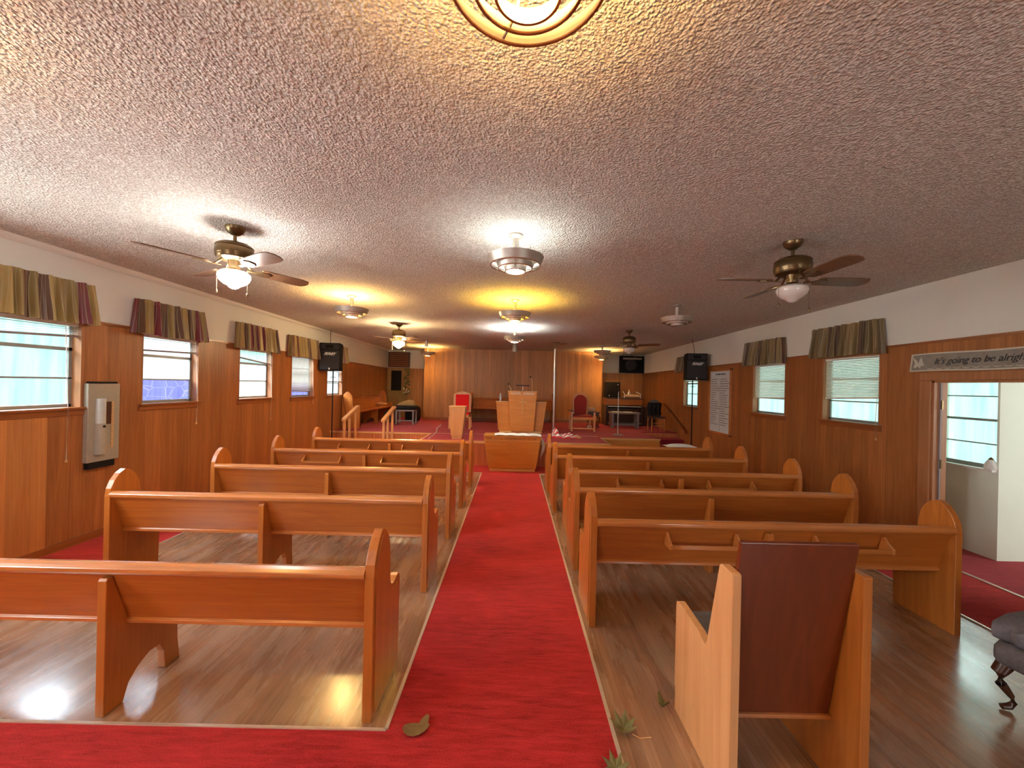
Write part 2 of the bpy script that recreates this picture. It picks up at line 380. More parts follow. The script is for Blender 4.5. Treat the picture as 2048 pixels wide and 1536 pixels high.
def thing(name, label, cat, loc=(0, 0, 0), rz=0, group=None):
    o = bpy.data.objects.new(name, None); COL.objects.link(o); o.empty_display_size = 0.1
    o.location = loc; o.rotation_euler = (0, 0, rz)
    return tag(o, label, cat, group)
def kids(o): return [x for x in bpy.data.objects if x.parent == o]
def dup(o, loc=None, rz=None, label=None, group=None, parent=None):
    c = o.copy(); COL.objects.link(c); c.parent = parent
    if loc is not None: c.location = loc
    if rz is not None: c.rotation_euler = (0, 0, rz)
    if label: c['label'] = label
    if group: c['group'] = group
    for ch in kids(o): dup(ch, parent=c)
    return c
def text(name, body, size, mat, parent, M4, ext=0.002, shear=0.0, spacing=1.0, align='CENTER'):
    cu = bpy.data.curves.new(name, 'FONT'); cu.body = body; cu.size = size; cu.extrude = ext; cu.shear = shear
    cu.align_x = align; cu.align_y = 'CENTER'; cu.space_character = spacing; cu.resolution_u = 3
    t = bpy.data.objects.new(name, cu); COL.objects.link(t)
    dg = bpy.context.evaluated_depsgraph_get(); me = bpy.data.meshes.new_from_object(t.evaluated_get(dg))
    bpy.data.objects.remove(t); me.materials.clear(); me.materials.append(M[mat]); me.transform(M4)
    o = bpy.data.objects.new(name, me); COL.objects.link(o); o.parent = parent
    return o
def facing(loc, d):
    # matrix placing text (drawn in XY) on a vertical face; d = '-y', '+x', '-x'
    R = Matrix.Rotation(PI / 2, 4, 'X')
    rz = {'-y': 0, '+x': PI / 2, '-x': -PI / 2}[d]
    return Matrix.Translation(loc) @ Matrix.Rotation(rz, 4, 'Z') @ R

# ------------------------------------------------------------------ room shell
XL, XR, YB, YF = -4.22, 4.28, -2.2, 12.8
CZ = lambda y: 2.815 - 0.008 * (y - 3)
WZ = lambda y: 2.20 - 0.008 * (y - 3)
PY = 12.1                      # face of the projecting centre panel
ST = 0.5                       # stage height
struct(MB().slab(XL - 0.15, 7.2, YB - 0.1, YF + 0.1, -0.12, 0.0).build('floor', 'floor'))
struct(MB().slab(XL - 0.15, 7.2, YB - 0.1, YF + 0.1, CZ, lambda y: CZ(y) + 0.1).build('ceiling', 'ceiling'))
SILL = 1.33; HEAD = 2.185
LW = [(0.15, 0.95), (1.55, 2.35), (2.95, 3.76), (4.36, 5.15), (5.90, 6.72), (7.29, 8.10), (8.68, 9.46)]
RW = [(4.50, 5.34, 1.265), (6.07, 6.90, 1.25), (8.95, 9.72, 1.22)]
def side_wall(name, sx, xin, wins, door=None):
    # lower part in wood panelling, upper part painted; openings left free
    lo, up = MB(), MB()
    xo = xin + sx * 0.13; xp = xin - sx * 0.0
    cuts = sorted(wins + ([door] if door else []))
    y = YB
    for c in cuts:
        y0, y1, z0, z1 = c
        lo.slab(min(xp, xo), max(xp, xo), y, y0, 0, WZ)
        if z0 > 0: lo.slab(min(xp, xo), max(xp, xo), y0, y1, 0, z0)
        lo.slab(min(xp, xo), max(xp, xo), y0, y1, z1, WZ)
        y = y1
    lo.slab(min(xp, xo), max(xp, xo), y, YF, 0, WZ)
    xu = xin + sx * 0.008
    up.slab(min(xu, xo), max(xu, xo), YB, YF, WZ, CZ)
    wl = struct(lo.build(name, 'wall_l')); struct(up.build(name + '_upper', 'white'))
    tr = MB(); a, b_ = sorted((xin + sx * 0.01, xin - sx * 0.012))
    tr.slab(a, b_, YB, YF, lambda y: WZ(y) - 0.018, lambda y: WZ(y) + 0.006)
    return wl, tr
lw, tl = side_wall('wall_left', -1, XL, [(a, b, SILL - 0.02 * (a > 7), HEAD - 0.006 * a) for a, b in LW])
struct(tl.build('trim_1', 'trimw'))
DOOR = (2.93, 3.95, 0, 1.80)
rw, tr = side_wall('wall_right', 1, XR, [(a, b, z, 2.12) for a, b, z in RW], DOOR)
struct(tr.build('trim_2', 'trimw'))
struct(MB().prism([(XL, 0.0), (XL + 0.05, 0.0), (XL + 0.035, -0.03), (XL + 0.01, -0.05), (XL, -0.05)], YB, YF, 'y').build('trim_3', 'white'))
o = bpy.data.objects['trim_3']
for v in o.data.vertices: v.co.z += CZ(v.co.y)
struct(MB().box(XL, XL + 0.015, YB, 8.85, 0, 0.08).build('baseboard_left', 'trimw'))
struct(MB().box(XR - 0.015, XR, 4.1, 8.7, 0, 0.08).build('baseboard_right', 'trimw'))
# rear wall behind the camera
struct(MB().box(XL - 0.1, 7.2, YB - 0.12, YB, 0, 2.2).build('wall_rear', 'wall_x'))
struct(MB().slab(XL - 0.1, 7.2, YB - 0.12, YB, 2.2, CZ(YB)).build('wall_rear_upper', 'white'))
# far wall with its recesses and the projecting centre panel
zb = WZ(YF)
struct(MB().box(XL - 0.1, XR + 0.1, YF, YF + 0.12, 0, zb).build('wall_far', 'wall_x'))
struct(MB().box(XL - 0.1, XR + 0.1, YF + 0.01, YF + 0.12, zb, CZ(YF)).build('wall_far_upper', 'white'))
struct(MB().box(-2.83, 2.77, PY, YF, ST, CZ(YF) + 0.02).build('wall_far_panel', 'wall_x'))
struct(MB().box(-2.84, 2.78, PY - 0.015, PY, ST, ST + 0.09).build('baseboard_far', 'trimw'))
struct(MB().box(-3.46, XL, YF - 0.02, YF, zb, zb + 0.02).build('trim_4', 'trimw'))

# windows
def window(n, side, y0, y1, z0, z1, mats, bars, depth=0.10):
    sx = -1 if side == 'l' else 1; X = XL if side == 'l' else XR
    xp = X + sx * depth
    fr = MB()
    a, b_ = sorted((X - sx * 0.004, X + sx * 0.125))
    t = 0.014
    fr.box(a, b_, y0, y0 + t, z0, z1); fr.box(a, b_, y1 - t, y1, z0, z1); fr.box(a, b_, y0, y1, z1 - t, z1)
    w_ = struct(fr.build('window_%d' % n, 'trimz'))
    sl = MB(); a, b_ = sorted((X - sx * 0.035, X + sx * 0.11)); sl.box(a, b_, y0 - 0.03, y1 + 0.03, z0 - 0.012, z0 + 0.012)
    a, b_ = sorted((X - sx * 0.016, X)); sl.box(a, b_, y0 - 0.03, y1 + 0.03, z0 - 0.065, z0 - 0.012)
    sl.build('window_sill', 'trimw', w_, bevel=0.003)
    zs = [z0 + 0.012] + bars + [z1 - t]
    sash = MB(); a, b_ = sorted((xp - sx * 0.015, xp + sx * 0.012)); f = 0.028
    sash.box(a, b_, y0 + t, y0 + t + f, zs[0], z1); sash.box(a, b_, y1 - t - f, y1 - t, zs[0], z1)
    sash.box(a, b_, y0 + t, y1 - t, zs[0], zs[0] + 0.03); sash.box(a, b_, y0 + t, y1 - t, z1 - 0.03, z1)
    for i, z in enumerate(bars): sash.box(a, b_, y0 + t, y1 - t, z - 0.008 - 0.008 * (i % 2), z + 0.008 + 0.008 * (i % 2))
    sash.build('sash', 'alu', w_)
    for i in range(len(zs) - 1):
        a, b_ = sorted((xp, xp + sx * 0.008))
        MB().box(a, b_, y0 + 0.02, y1 - 0.02, zs[i], zs[i + 1]).build('pane', mats[min(i, len(mats) - 1)], w_)
    return w_
lp = [['pane_n'], ['pane_n'], ['pane_t'], ['pane_b', 'pane_w', 'pane_w'], ['pane_w', 'pane_w', 'pane_t'], ['pane_b', 'pane_w', 'pane_w'], ['pane_w']]
for i, (a, b) in enumerate(LW):
    z0 = SILL - 0.02 * (a > 7); window(i + 1, 'l', a, b, z0, HEAD - 0.006 * a, lp[i], [z0 + 0.29, z0 + 0.57])
for i, (a, b, z0) in enumerate(RW):
    window(8 + i, 'r', a, b, z0, 2.12, ['pane_t'], [z0 + 0.27, z0 + 0.56] if i < 2 else [z0 + 0.31, z0 + 0.56])

# side doorway on the right with the room beyond
fr = MB()
d0, d1, _, dz = DOOR
fr.box(XR - 0.02, XR + 0.002, d1 - 0.01, d1 + 0.10, 0, dz - 0.01); fr.box(XR - 0.02, XR + 0.002, d0 - 0.10, d0 + 0.01, 0, dz - 0.01)
fr.box(XR - 0.02, XR + 0.002, d0 - 0.10, d1 + 0.10, dz - 0.01, dz + 0.075)
dj = struct(fr.build('door_1', 'trimz', bevel=0.006))
MB().box(XR, XR + 0.135, d1 - 0.03, d1, 0, dz).box(XR, XR + 0.135, d0, d0 + 0.03, 0, dz).box(XR, XR + 0.135, d0, d1, dz - 0.03, dz).build('door_jamb', 'trimz', dj)
MB().box(XR + 0.05, XR + 0.065, d1 - 0.045, d1 - 0.03, 0, dz - 0.03).build('door_stop', 'greytable', dj)
h = MB()
for z in (1.50, 0.9, 0.3): h.box(XR + 0.055, XR + 0.07, d1 - 0.055, d1 - 0.03, z, z + 0.09)
h.build('hinge', 'bronze', dj)
AX, AY = 4.84, 3.83
struct(MB().box(AX, AX + 0.12, AY + 0.012, 4.79, 0, 0.89).box(AX, AX + 0.12, AY + 0.012, 4.79, 1.86, 2.79).box(AX, AX + 0.12, 4.33, 4.79, 0.89, 1.86).build('wall_side_room_window', 'mint'))
struct(MB().box(AX, 7.1, AY, AY + 0.012, 0, 2.79).build('wall_side_room_far', 'mint'))
struct(MB().box(XR + 0.13, AX + 0.1, 4.8, 4.9, 0, 2.79).build('wall_side_room_end', 'mint'))
struct(MB().box(7.1, 7.2, YB, AY, 0, 2.8).build('wall_side_room_right', 'mint'))
struct(MB().box(XR + 0.13, XR + 0.14, YB, d0, 0, 2.8).build('wall_side_room_left', 'mint'))
w_ = struct(MB().box(AX + 0.004, AX + 0.1, AY + 0.013, AY + 0.022, 0.89, 1.86).box(AX - 0.02, AX + 0.1, 4.322, 4.333, 0.89, 1.86).build('window_11', 'mint'))
MB().box(AX - 0.05, AX + 0.08, AY + 0.014, 4.34, 0.885, 0.905).build('window_sill', 'cloth_w', w_)
s_ = MB().box(AX + 0.03, AX + 0.055, AY + 0.014, 4.33, 0.905, 0.945)
for z, k in ((1.155, 0.006), (1.40, 0.012), (1.642, 0.006)): s_.box(AX + 0.03, AX + 0.05, AY + 0.014, 4.33, z - k, z + k)
s_.build('sash', 'alu', w_)
for a, b in ((0.905, 1.155), (1.155, 1.4), (1.4, 1.642), (1.642, 1.86)): MB().box(AX + 0.05, AX + 0.058, AY + 0.014, 4.33, a, b).build('pane', 'pane_t', w_)
w_ = struct(MB().box(5.2, 6.4, YB + 0.001, YB + 0.02, 0.95, 2.05).build('window_12', 'pane_q'))  # unseen glowing panel added to light the side room's far wall
w_ = struct(MB().box(7.08, 7.1, 0.8, 3.0, 0.9, 2.1).build('window_13', 'pane_q'))  # second glowing panel added out of view to brighten the side room
w_ = struct(MB().box(-3.2, -2.2, YB + 0.001, YB + 0.02, 1.0, 2.05).build('window_14', 'pane_r'))  # unseen glowing panel added on the rear wall as fill light
w_ = struct(MB().box(2.2, 3.2, YB + 0.001, YB + 0.02, 1.0, 2.05).build('window_15', 'pane_r'))  # matching added fill panel, also behind the camera
lampg = thing('glass_shade', 'small white glass lamp shade left on the sill of the side room window', 'lamp shade', (AX - 0.01, AY + 0.055, 0.905))
MB().lathe([(0.045, 0.0), (0.05, 0.02), (0.042, 0.06), (0.025, 0.095), (0.012, 0.105)], seg=20).build('shade', 'cloth_w', lampg)
MB().lathe([(0.0, 0.125), (0.008, 0.12), (0.018, 0.108), (0.02, 0.1), (0, 0.1)], seg=12).build('cap', 'bronze', lampg)

# carpets
cp = MB(); e = 0.006
AL, ARt = -0.568, 0.510         # aisle edges
IL, IR = -3.465, 3.385          # outer edges of the bare boards
IY0, IY1 = 1.82, 7.16           # near and far edge of the bare boards on the left
cp.box(AL, ARt, YB, 7.80, 0, e); cp.box(XL, AL, YB, IY0, 0, e); cp.box(XL, IL, IY0, 8.85, 0, e)
cp.box(IR, XR - 0.1, 1.0, 8.7, 0, e); cp.box(IL, AL, IY1, 8.85, 0, e); cp.box(ARt, IR, 7.16, 7.80, 0, e)
tag(cp.build('aisle_carpet', 'carpet'), 'bright red worn carpet running down the centre aisle between the pews', 'carpet')
st_ = MB(); z2 = 0.011
for x in (AL, ARt): st_.box(x - 0.009, x + 0.009, (IY0 if x < 0 else YB), IY1, 0, z2)
for x in (IL, IR): st_.box(x - 0.007, x + 0.007, IY0 if x < 0 else 0.9, IY1, 0, z2)
st_.box(IL, AL, IY0 - 0.007, IY0 + 0.007, 0, z2); st_.box(IL, AL, IY1 - 0.009, IY1 + 0.009, 0, z2); st_.box(ARt, IR, IY1 - 0.009, IY1 + 0.009, 0, z2)
struct(st_.build('trim_5', 'strip'))
tag(MB().box(XR - 0.08, 7.1, YB, AY, 0, 0.007).box(XR + 0.14, AX, AY, 4.8, 0, 0.007).build('side_room_carpet', 'carpet2'), 'maroon carpet on the floor of the side room beyond the doorway', 'carpet')
struct(MB().box(XR - 0.1, XR - 0.07, d0, d1, 0, 0.013).build('trim_6', 'strip'))
tag(MB().box(XL, XL + 0.012, 1.2, 3.48, 0.08, 1.262).build('wall_panel', 'wall_light'), 'lighter sheet of wood panelling fixed below the nearest left window', 'wall panel')

# ------------------------------------------------------------------ stage
MY = 8.88; EY = 7.80; EX0, EX1 = -1.88, 1.98; SX = 3.32
sg = thing('stage', 'raised platform with beadboard front and maroon carpet at the far end', 'stage', (0, 0, 0))
bd = MB(); bd.box(XL + 0.001, SX, MY, YF - 0.001, 0, ST - 0.02); bd.box(EX0, EX1, EY, MY, 0, ST - 0.02); bd.box(SX, XR - 0.001, 10.0, YF - 0.001, 0, ST - 0.02)
bd.box(EX1, SX, 8.7, MY, 0, ST - 0.02)
bd.build('riser', 'bead', sg)
tp = MB(); tp.box(XL + 0.001, SX, MY + 0.02, YF - 0.001, ST - 0.02, ST); tp.box(EX0 + 0.02, EX1 - 0.02, EY + 0.02, MY + 0.02, ST - 0.02, ST)
tp.box(SX, XR - 0.001, 10.02, YF - 0.001, ST - 0.02, ST); tp.box(EX1 - 0.02, SX - 0.02, 8.72, MY + 0.02, ST - 0.02, ST)
tp.build('stage_carpet', 'carpet2', sg)
ng = MB(); t = 0.025
ng.box(XL + 0.002, EX0, MY - 0.012, MY + 0.02, ST - 0.035, ST)
ng.box(EX0 - 0.012, EX1 + 0.012, EY - 0.015, EY + 0.02, ST - 0.045, ST)
ng.box(EX0 - 0.012, EX0 + 0.02, EY, MY, ST - 0.035, ST); ng.box(EX1 - 0.02, EX1 + 0.012, EY, 8.7, ST - 0.035, ST)
ng.box(EX1, SX + 0.012, 8.685, 8.72, ST - 0.035, ST)
ng.build('nosing', 'edge', sg)
MB().box(EX0 + 0.02, EX1 - 0.02, MY + 0.0, MY + 0.03, ST - 0.001, ST + 0.001).build('seam_strip', 'strip', sg)
MB().box(EX1, SX + 0.002, 8.692, 8.70, 0, ST - 0.03).build('right_front_board', 'pulpit', sg)
stl = thing('stair', 'wooden stair between the two slanting handrails at the left of the stage', 'stair', (-3.2, 8.3, 0))
for i in range(2): MB().box(-0.35, 0.41, 0.1 + 0.24 * i, 0.565, 0.165 * i, 0.165 * (i + 1)).build('step', 'pulpit', stl)
strr = thing('stair', 'dark carpeted stair beside the right wall at the end of the stage', 'stair', (3.8, 8.9, 0))
for i in range(3): MB().box(-0.47, 0.465, 0.05 + 0.33 * i, 1.095, 0.125 * i, 0.125 * (i + 1)).build('step', 'carpet2', strr)

# ------------------------------------------------------------------ pews
HL = 1.275
END = [(0, 0), (0, .70), (.008, .76), (.035, .82), (.075, .87), (.12, .897), (.165, .88), (.21, .835), (.238, .78), (.25, .70), (.252, .60), (.262, .555), (.285, .53), (.32, .52), (.38, .53), (.415, .53), (.432, .51), (.438, .46), (.435, .30), (.43, 0)]
def inset(p, d):
    n = len(p); out = []
    for i in range(n):
        a, b, c = Vector(p[i - 1]), Vector(p[i]), Vector(p[(i + 1) % n])
        n1 = Vector((-(b - a).y, (b - a).x)).normalized(); n2 = Vector((-(c - b).y, (c - b).x)).normalized()
        m_ = (n1 + n2)
        if m_.length < 0.2: m_ = n1
        m_.normalize(); k = d / max(0.5, m_.dot(n1)); q = b - m_ * k * SGN; out.append((q.x, q.y))
    return out
SGN = 1.0
INS = inset(END, 0.028)
if min(p[0] for p in INS) < 0: SGN = -1.0; INS = inset(END, 0.028)
def pew_parts(t, x0=-HL, x1=HL, support=True, foot=True):
    for s in (-1, 1):
        xo = x0 if s < 0 else x1
        a, b = (xo, xo + 0.045) if s < 0 else (xo - 0.045, xo)
        m_ = MB().prism(END, a, b)
        m_.prism(INS, xo + s * 0.005 if s < 0 else xo, xo if s < 0 else xo + s * 0.005)
        m_.build('end_panel', 'pew_v', t, bevel=0.0045)
    a, b = x0 + 0.045, x1 - 0.045
    MB().prism([(0.018, 0.71), (0.036, 0.712), (0.132, 0.415), (0.114, 0.41)], a, b).build('backrest', 'pew', t)
    MB().prism([(-0.004, 0.692), (-0.012, 0.705), (-0.012, 0.722), (0.0, 0.735), (0.02, 0.742), (0.045, 0.738), (0.058, 0.724), (0.058, 0.706), (0.045, 0.692), (0.02, 0.686)], a, b).build('top_rail', 'rail', t, bevel=0.003)
    MB().prism([(0.10, 0.395), (0.10, 0.412), (0.112, 0.420), (0.135, 0.420), (0.14, 0.395)], a, b).build('bottom_rail', 'rail', t, bevel=0.002)
    MB().prism([(0.12, 0.385), (0.12, 0.408), (0.40, 0.43), (0.425, 0.425), (0.43, 0.408), (0.42, 0.39)], a, b).build('seat', 'pew', t, bevel=0.002)
    if support:
        SUP = [(0.0, 0.0), (0.0, 0.655), (0.008, 0.668), (0.03, 0.668), (0.112, 0.414), (0.118, 0.386), (0.40, 0.386), (0.415, 0.34), (0.405, 0.24), (0.41, 0.12), (0.425, 0.0), (0.33, 0.0), (0.325, 0.10), (0.295, 0.155), (0.235, 0.16), (0.17, 0.125), (0.12, 0.075), (0.095, 0.0)]
        MB().prism(SUP, -0.06, -0.018).build('center_support', 'pew_v', t, bevel=0.003)
def rack(t, xc, wd=0.48):
    # narrow book rack screwed on the rear of the backrest
    r = MB().box(xc - wd / 2, xc + wd / 2, -0.045, -0.033, 0.566, 0.592).build('book_rack', 'rail', t)
    for s in (-1, 1):
        x = xc + s * wd / 2
        MB().prism([(-0.05, 0.562), (-0.05, 0.592), (-0.03, 0.605), (-0.005, 0.625), (0.02, 0.655), (0.034, 0.655), (0.058, 0.56)], x - 0.008, x + 0.008).build('bracket', 'rail', r)
ORD = ['nearest', 'second', 'third', 'fourth', 'fifth']
P0 = thing('pew', '', 'pew', (-1.93, 1.86, 0), 0, 'oak pews in rows either side of the aisle')
pew_parts(P0)
P0['label'] = 'oak pew left of the aisle, nearest the camera, bare arch-cut middle support showing'
PL = [1.86, 3.03, 4.09, 5.10, 6.14]; PR = [2.64, 3.46, 4.20, 5.06, 5.95]
PXR = [0.0, 0.02, 0.07, 0.0, 0.0]
lab_l = [None, 'oak pew left of the aisle, second row from the camera, behind the nearest left pew', 'oak pew left of the aisle, middle row of the five on that side',
         'oak pew left of the aisle with two open book racks on its back', 'oak pew left of the aisle in front of the stage, farthest row on that side']
lab_r = ['oak pew right of the aisle, nearest row, behind the single wooden chair', 'oak pew right of the aisle, second row from the camera, plain back',
         'oak pew right of the aisle, middle row, set slightly farther from the carpet', 'oak pew right of the aisle, fourth row, small support showing left of centre', 'oak pew right of the aisle, farthest row, next to the communion table']
pews_l = [P0] + [dup(P0, (-1.93, PL[i], 0), 0, lab_l[i]) for i in range(1, 5)]
pews_r = [dup(P0, (1.825 + PXR[i], PR[i], 0), 0, lab_r[i]) for i in range(5)]
rack(pews_l[3], -0.59); rack(pews_l[3], 0.44); rack(pews_l[4], -0.60); rack(pews_l[4], 0.41)
rack(pews_r[2], -0.50); rack(pews_r[2], 0.50); rack(pews_r[0], -0.50); rack(pews_r[0], 0.52)
dup(P0, (XL + 0.03, 10.68, ST), -PI / 2, 'oak pew against the left wall on the stage, facing across the room', 'oak pews standing on the stage')
dup(P0, (-0.05, PY - 0.04, ST), PI, 'low oak pew against the far panelled wall behind the pulpit', 'oak pews standing on the stage')
pil = MB().ball((0, 0, 0.06), 0.15, 0.38).build('pillow', 'chair_w', None, (-3.93, 11.5, 0.945)); tag(pil, 'pale peach pillow at the far end of the stage pew by the left wall', 'pillow')

# ------------------------------------------------------------------ ceiling lamps
def ceil_lamp(kind):
    t = thing('ceiling_lamp', 'x', 'ceiling lamp', (0, 0, 0), 0, 'tiered metal ceiling lamps')
    MB().lathe([(0.0, 0), (0.056, 0), (0.056, -0.012), (0.045, -0.024), (0.024, -0.03), (0.022, -0.04), (0.0, -0.04)], seg=28).build('canopy', 'metal', t)
    MB().lathe([(0.024, -0.03), (0.024, -0.185)], seg=20).build('stem', 'metal', t)
    def ring(rt, rb, zt, zb_): return MB().lathe([(rt, zt), (rb, zb_), (rb - 0.005, zb_), (rt - 0.005, zt)], seg=56, closed=True)
    ring(0.219, 0.194, -0.174, -0.237).build('outer_ring', 'metal', t)
    ring(0.152, 0.132, -0.206, -0.260).build('middle_ring', 'metal', t)
    ring(0.092, 0.078, -0.234, -0.285).build('inner_ring', 'metal', t)
    for rr, zz in ((0.1915, -0.237), (0.1295, -0.26), (0.0755, -0.285)):  # dark rings put in for the shade on the down-facing ring edges
        MB().lathe([(rr - 0.0035, zz - 0.003), (rr + 0.0035, zz - 0.003), (rr + 0.0035, zz + 0.002), (rr - 0.0035, zz + 0.002)], seg=56, closed=True).build('rim', 'trimw', t)
    sp_ = MB()
    for k in range(3):
        a = 2 * PI * k / 3 + 0.5; c, s = math.cos(a), math.sin(a)
        sp_.tube([(0.204 * c, 0.204 * s, -0.222), (0.14 * c, 0.14 * s, -0.24), (0.085 * c, 0.085 * s, -0.262), (0.022 * c, 0.022 * s, -0.18)], 0.004, 6)
    sp_.build('spokes', 'metal', t)
    MB().ball((0, 0, -0.226), 0.040, 1.15, 16, 10).build('bulb', kind, t)
    return t
lw_ = ceil_lamp('bulb_w'); ly_ = ceil_lamp('bulb_yy2'); lw2 = ceil_lamp('bulb_w2'); lwarm2 = ceil_lamp('bulb_y2'); lnear = ceil_lamp('bulb_y1'); lo_ = ceil_lamp('bulb_off')
def put(o, x, y, label, rz=0.0): o.location = (x, y, CZ(y)); o.rotation_euler = (0, 0, rz); o['label'] = label; return o
put(lnear, 0.012, 0.88, 'large tiered ceiling lamp glowing warm at the top edge, closest overhead', 1.4)
put(lw_, -0.01, 2.99, 'tiered ceiling lamp with cool white light, largest one seen whole in the middle')
put(ly_, -0.01, 5.20, 'tiered ceiling lamp with strong yellow glow over the aisle')
put(lw2, -0.01, 7.60, 'tiered ceiling lamp with cool white light hanging beyond the yellow one')
put(lwarm2, -2.20, 5.17, 'tiered ceiling lamp with amber glow on the left of the ceiling')
put(lo_, 2.22, 5.29, 'unlit tiered ceiling lamp below and left of the right ceiling fan')
put(dup(lo_), 2.25, 9.90, 'small unlit tiered ceiling lamp hanging just above the warm one at far right')
put(dup(lwarm2), 2.60, 11.5, 'small warm lit tiered ceiling lamp by the right corner of the far panel')
put(dup(lwarm2), -2.60, 11.5, 'small warm lit tiered ceiling lamp by the left corner of the far panel')
put(dup(lnear), -2.20, 0.88, 'warm lit tiered ceiling lamp overhead at the near left corner of the room')
# spot pendants
def spot(x, y, s, label, m_):
    t = thing('pendant_lamp', label, 'pendant lamp', (x, y, CZ(y)))
    MB().lathe([(0, 0), (0.05 * s, 0), (0.04 * s, -0.02), (0.012, -0.03), (0.012, -0.06), (0, -0.06)], seg=20).build('canopy', 'metal', t)
    MB().lathe([(0.012 * s, -0.02), (0.03 * s, -0.06 * s), (0.05 * s, -0.14 * s), (0.075 * s, -0.26 * s), (0.08 * s, -0.30 * s), (0.072 * s, -0.30 * s), (0.045 * s, -0.14 * s)], seg=24).build('shade', m_, t)
    MB().ball((0, 0, -0.275 * s), 0.05 * s, 0.6, 12, 8).build('bulb', 'bulb_off', t)
spot(0.0, 9.4, 1.0, 'grey bell shaped pendant hanging beyond the last centre lamp', 'metal')
spot(-2.25, 9.8, 0.62, 'little white bell shaped pendant between the far left fan and corner lamp', 'cloth_w')

# ------------------------------------------------------------------ fans
def fan(x, y, ph, globe, label):
    t = thing('ceiling_fan', label, 'ceiling fan', (x, y, CZ(y)), 0, 'bronze four-blade ceiling fans')
    MB().lathe([(0, 0), (0.068, 0), (0.066, -0.02), (0.05, -0.045), (0.028, -0.062), (0.012, -0.068), (0, -0.068)], seg=28).build('canopy', 'bronze', t)
    MB().lathe([(0.012, -0.06), (0.012, -0.13)], seg=12).build('downrod', 'bronze', t)
    MB().lathe([(0, -0.118), (0.05, -0.12), (0.10, -0.135), (0.124, -0.152), (0.126, -0.16), (0.120, -0.163), (0.124, -0.17), (0.124, -0.232), (0.115, -0.25), (0.085, -0.262), (0, -0.262)], seg=36).build('motor_housing', 'bronze', t)
    MB().lathe([(0.1245, -0.18), (0.1265, -0.184), (0.1265, -0.22), (0.1245, -0.224)], seg=36).build('motor_band', 'bronze', t)
    MB().lathe([(0.045, -0.255), (0.04, -0.29), (0.036, -0.32), (0.05, -0.335), (0.06, -0.345), (0, -0.345)], seg=24).build('light_kit', 'bronze', t)
    for k in range(4):
        R = Matrix.Rotation(math.radians(ph + 90 * k), 4, 'Z') @ Matrix.Translation((0, 0, -0.305)) @ Matrix.Rotation(math.radians(-11), 4, 'X')
        pts = [(0.185, -0.052), (0.185, 0.052), (0.21, 0.060), (0.50, 0.070), (0.555, 0.062), (0.58, 0.03), (0.585, -0.01), (0.56, -0.055), (0.50, -0.068), (0.21, -0.060)]
        bl = MB().prism(pts, -0.004, 0.004, 'z', R).build('blade', 'blade', t)
        br = MB().prism([(0.09, -0.012), (0.09, 0.012), (0.15, 0.012), (0.18, 0.04), (0.23, 0.045), (0.26, 0.02), (0.26, -0.02), (0.23, -0.045), (0.18, -0.04), (0.15, -0.012)], -0.012, -0.005, 'z', R)
        br.tube([R @ Vector((0.13, 0, -0.008)), Matrix.Rotation(math.radians(ph + 90 * k), 4, 'Z') @ Vector((0.08, 0, -0.262))], 0.009, 6)
        br.build('blade_iron', 'bronze', bl)
    MB().lathe([(0.058, -0.340), (0.085, -0.345), (0.105, -0.362), (0.108, -0.385), (0.095, -0.415), (0.07, -0.437), (0.045, -0.45), (0.03, -0.466), (0.012, -0.475), (0, -0.476)], seg=32).build('globe', globe, t)
    for s, ln in ((-1, 0.10), (1, 0.13)):
        c = MB().tube([(0.118 * s, -0.02, -0.335), (0.118 * s, -0.02, -0.38 - ln)], 0.0014, 5)
        c.lathe([(0, 0), (0.006, -0.006), (0.008, -0.02), (0.004, -0.035), (0, -0.036)], (0.118 * s, -0.02, -0.38 - ln), 8)
        c.build('pull_chain', 'bronze', t)
    return t
fan(-2.17, 2.96, 60, 'globe_w', 'bronze ceiling fan at the left with a glaring white lit globe')
fan(2.15, 3.0, 0, 'globe_off', 'bronze ceiling fan at the right, closest one with its globe unlit')
fan(-2.23, 7.39, 50, 'globe_y', 'ceiling fan far at the left with a warm yellow lit globe')
fan(2.24, 7.55, -30, 'globe_off', 'ceiling fan far at the right with an unlit globe')

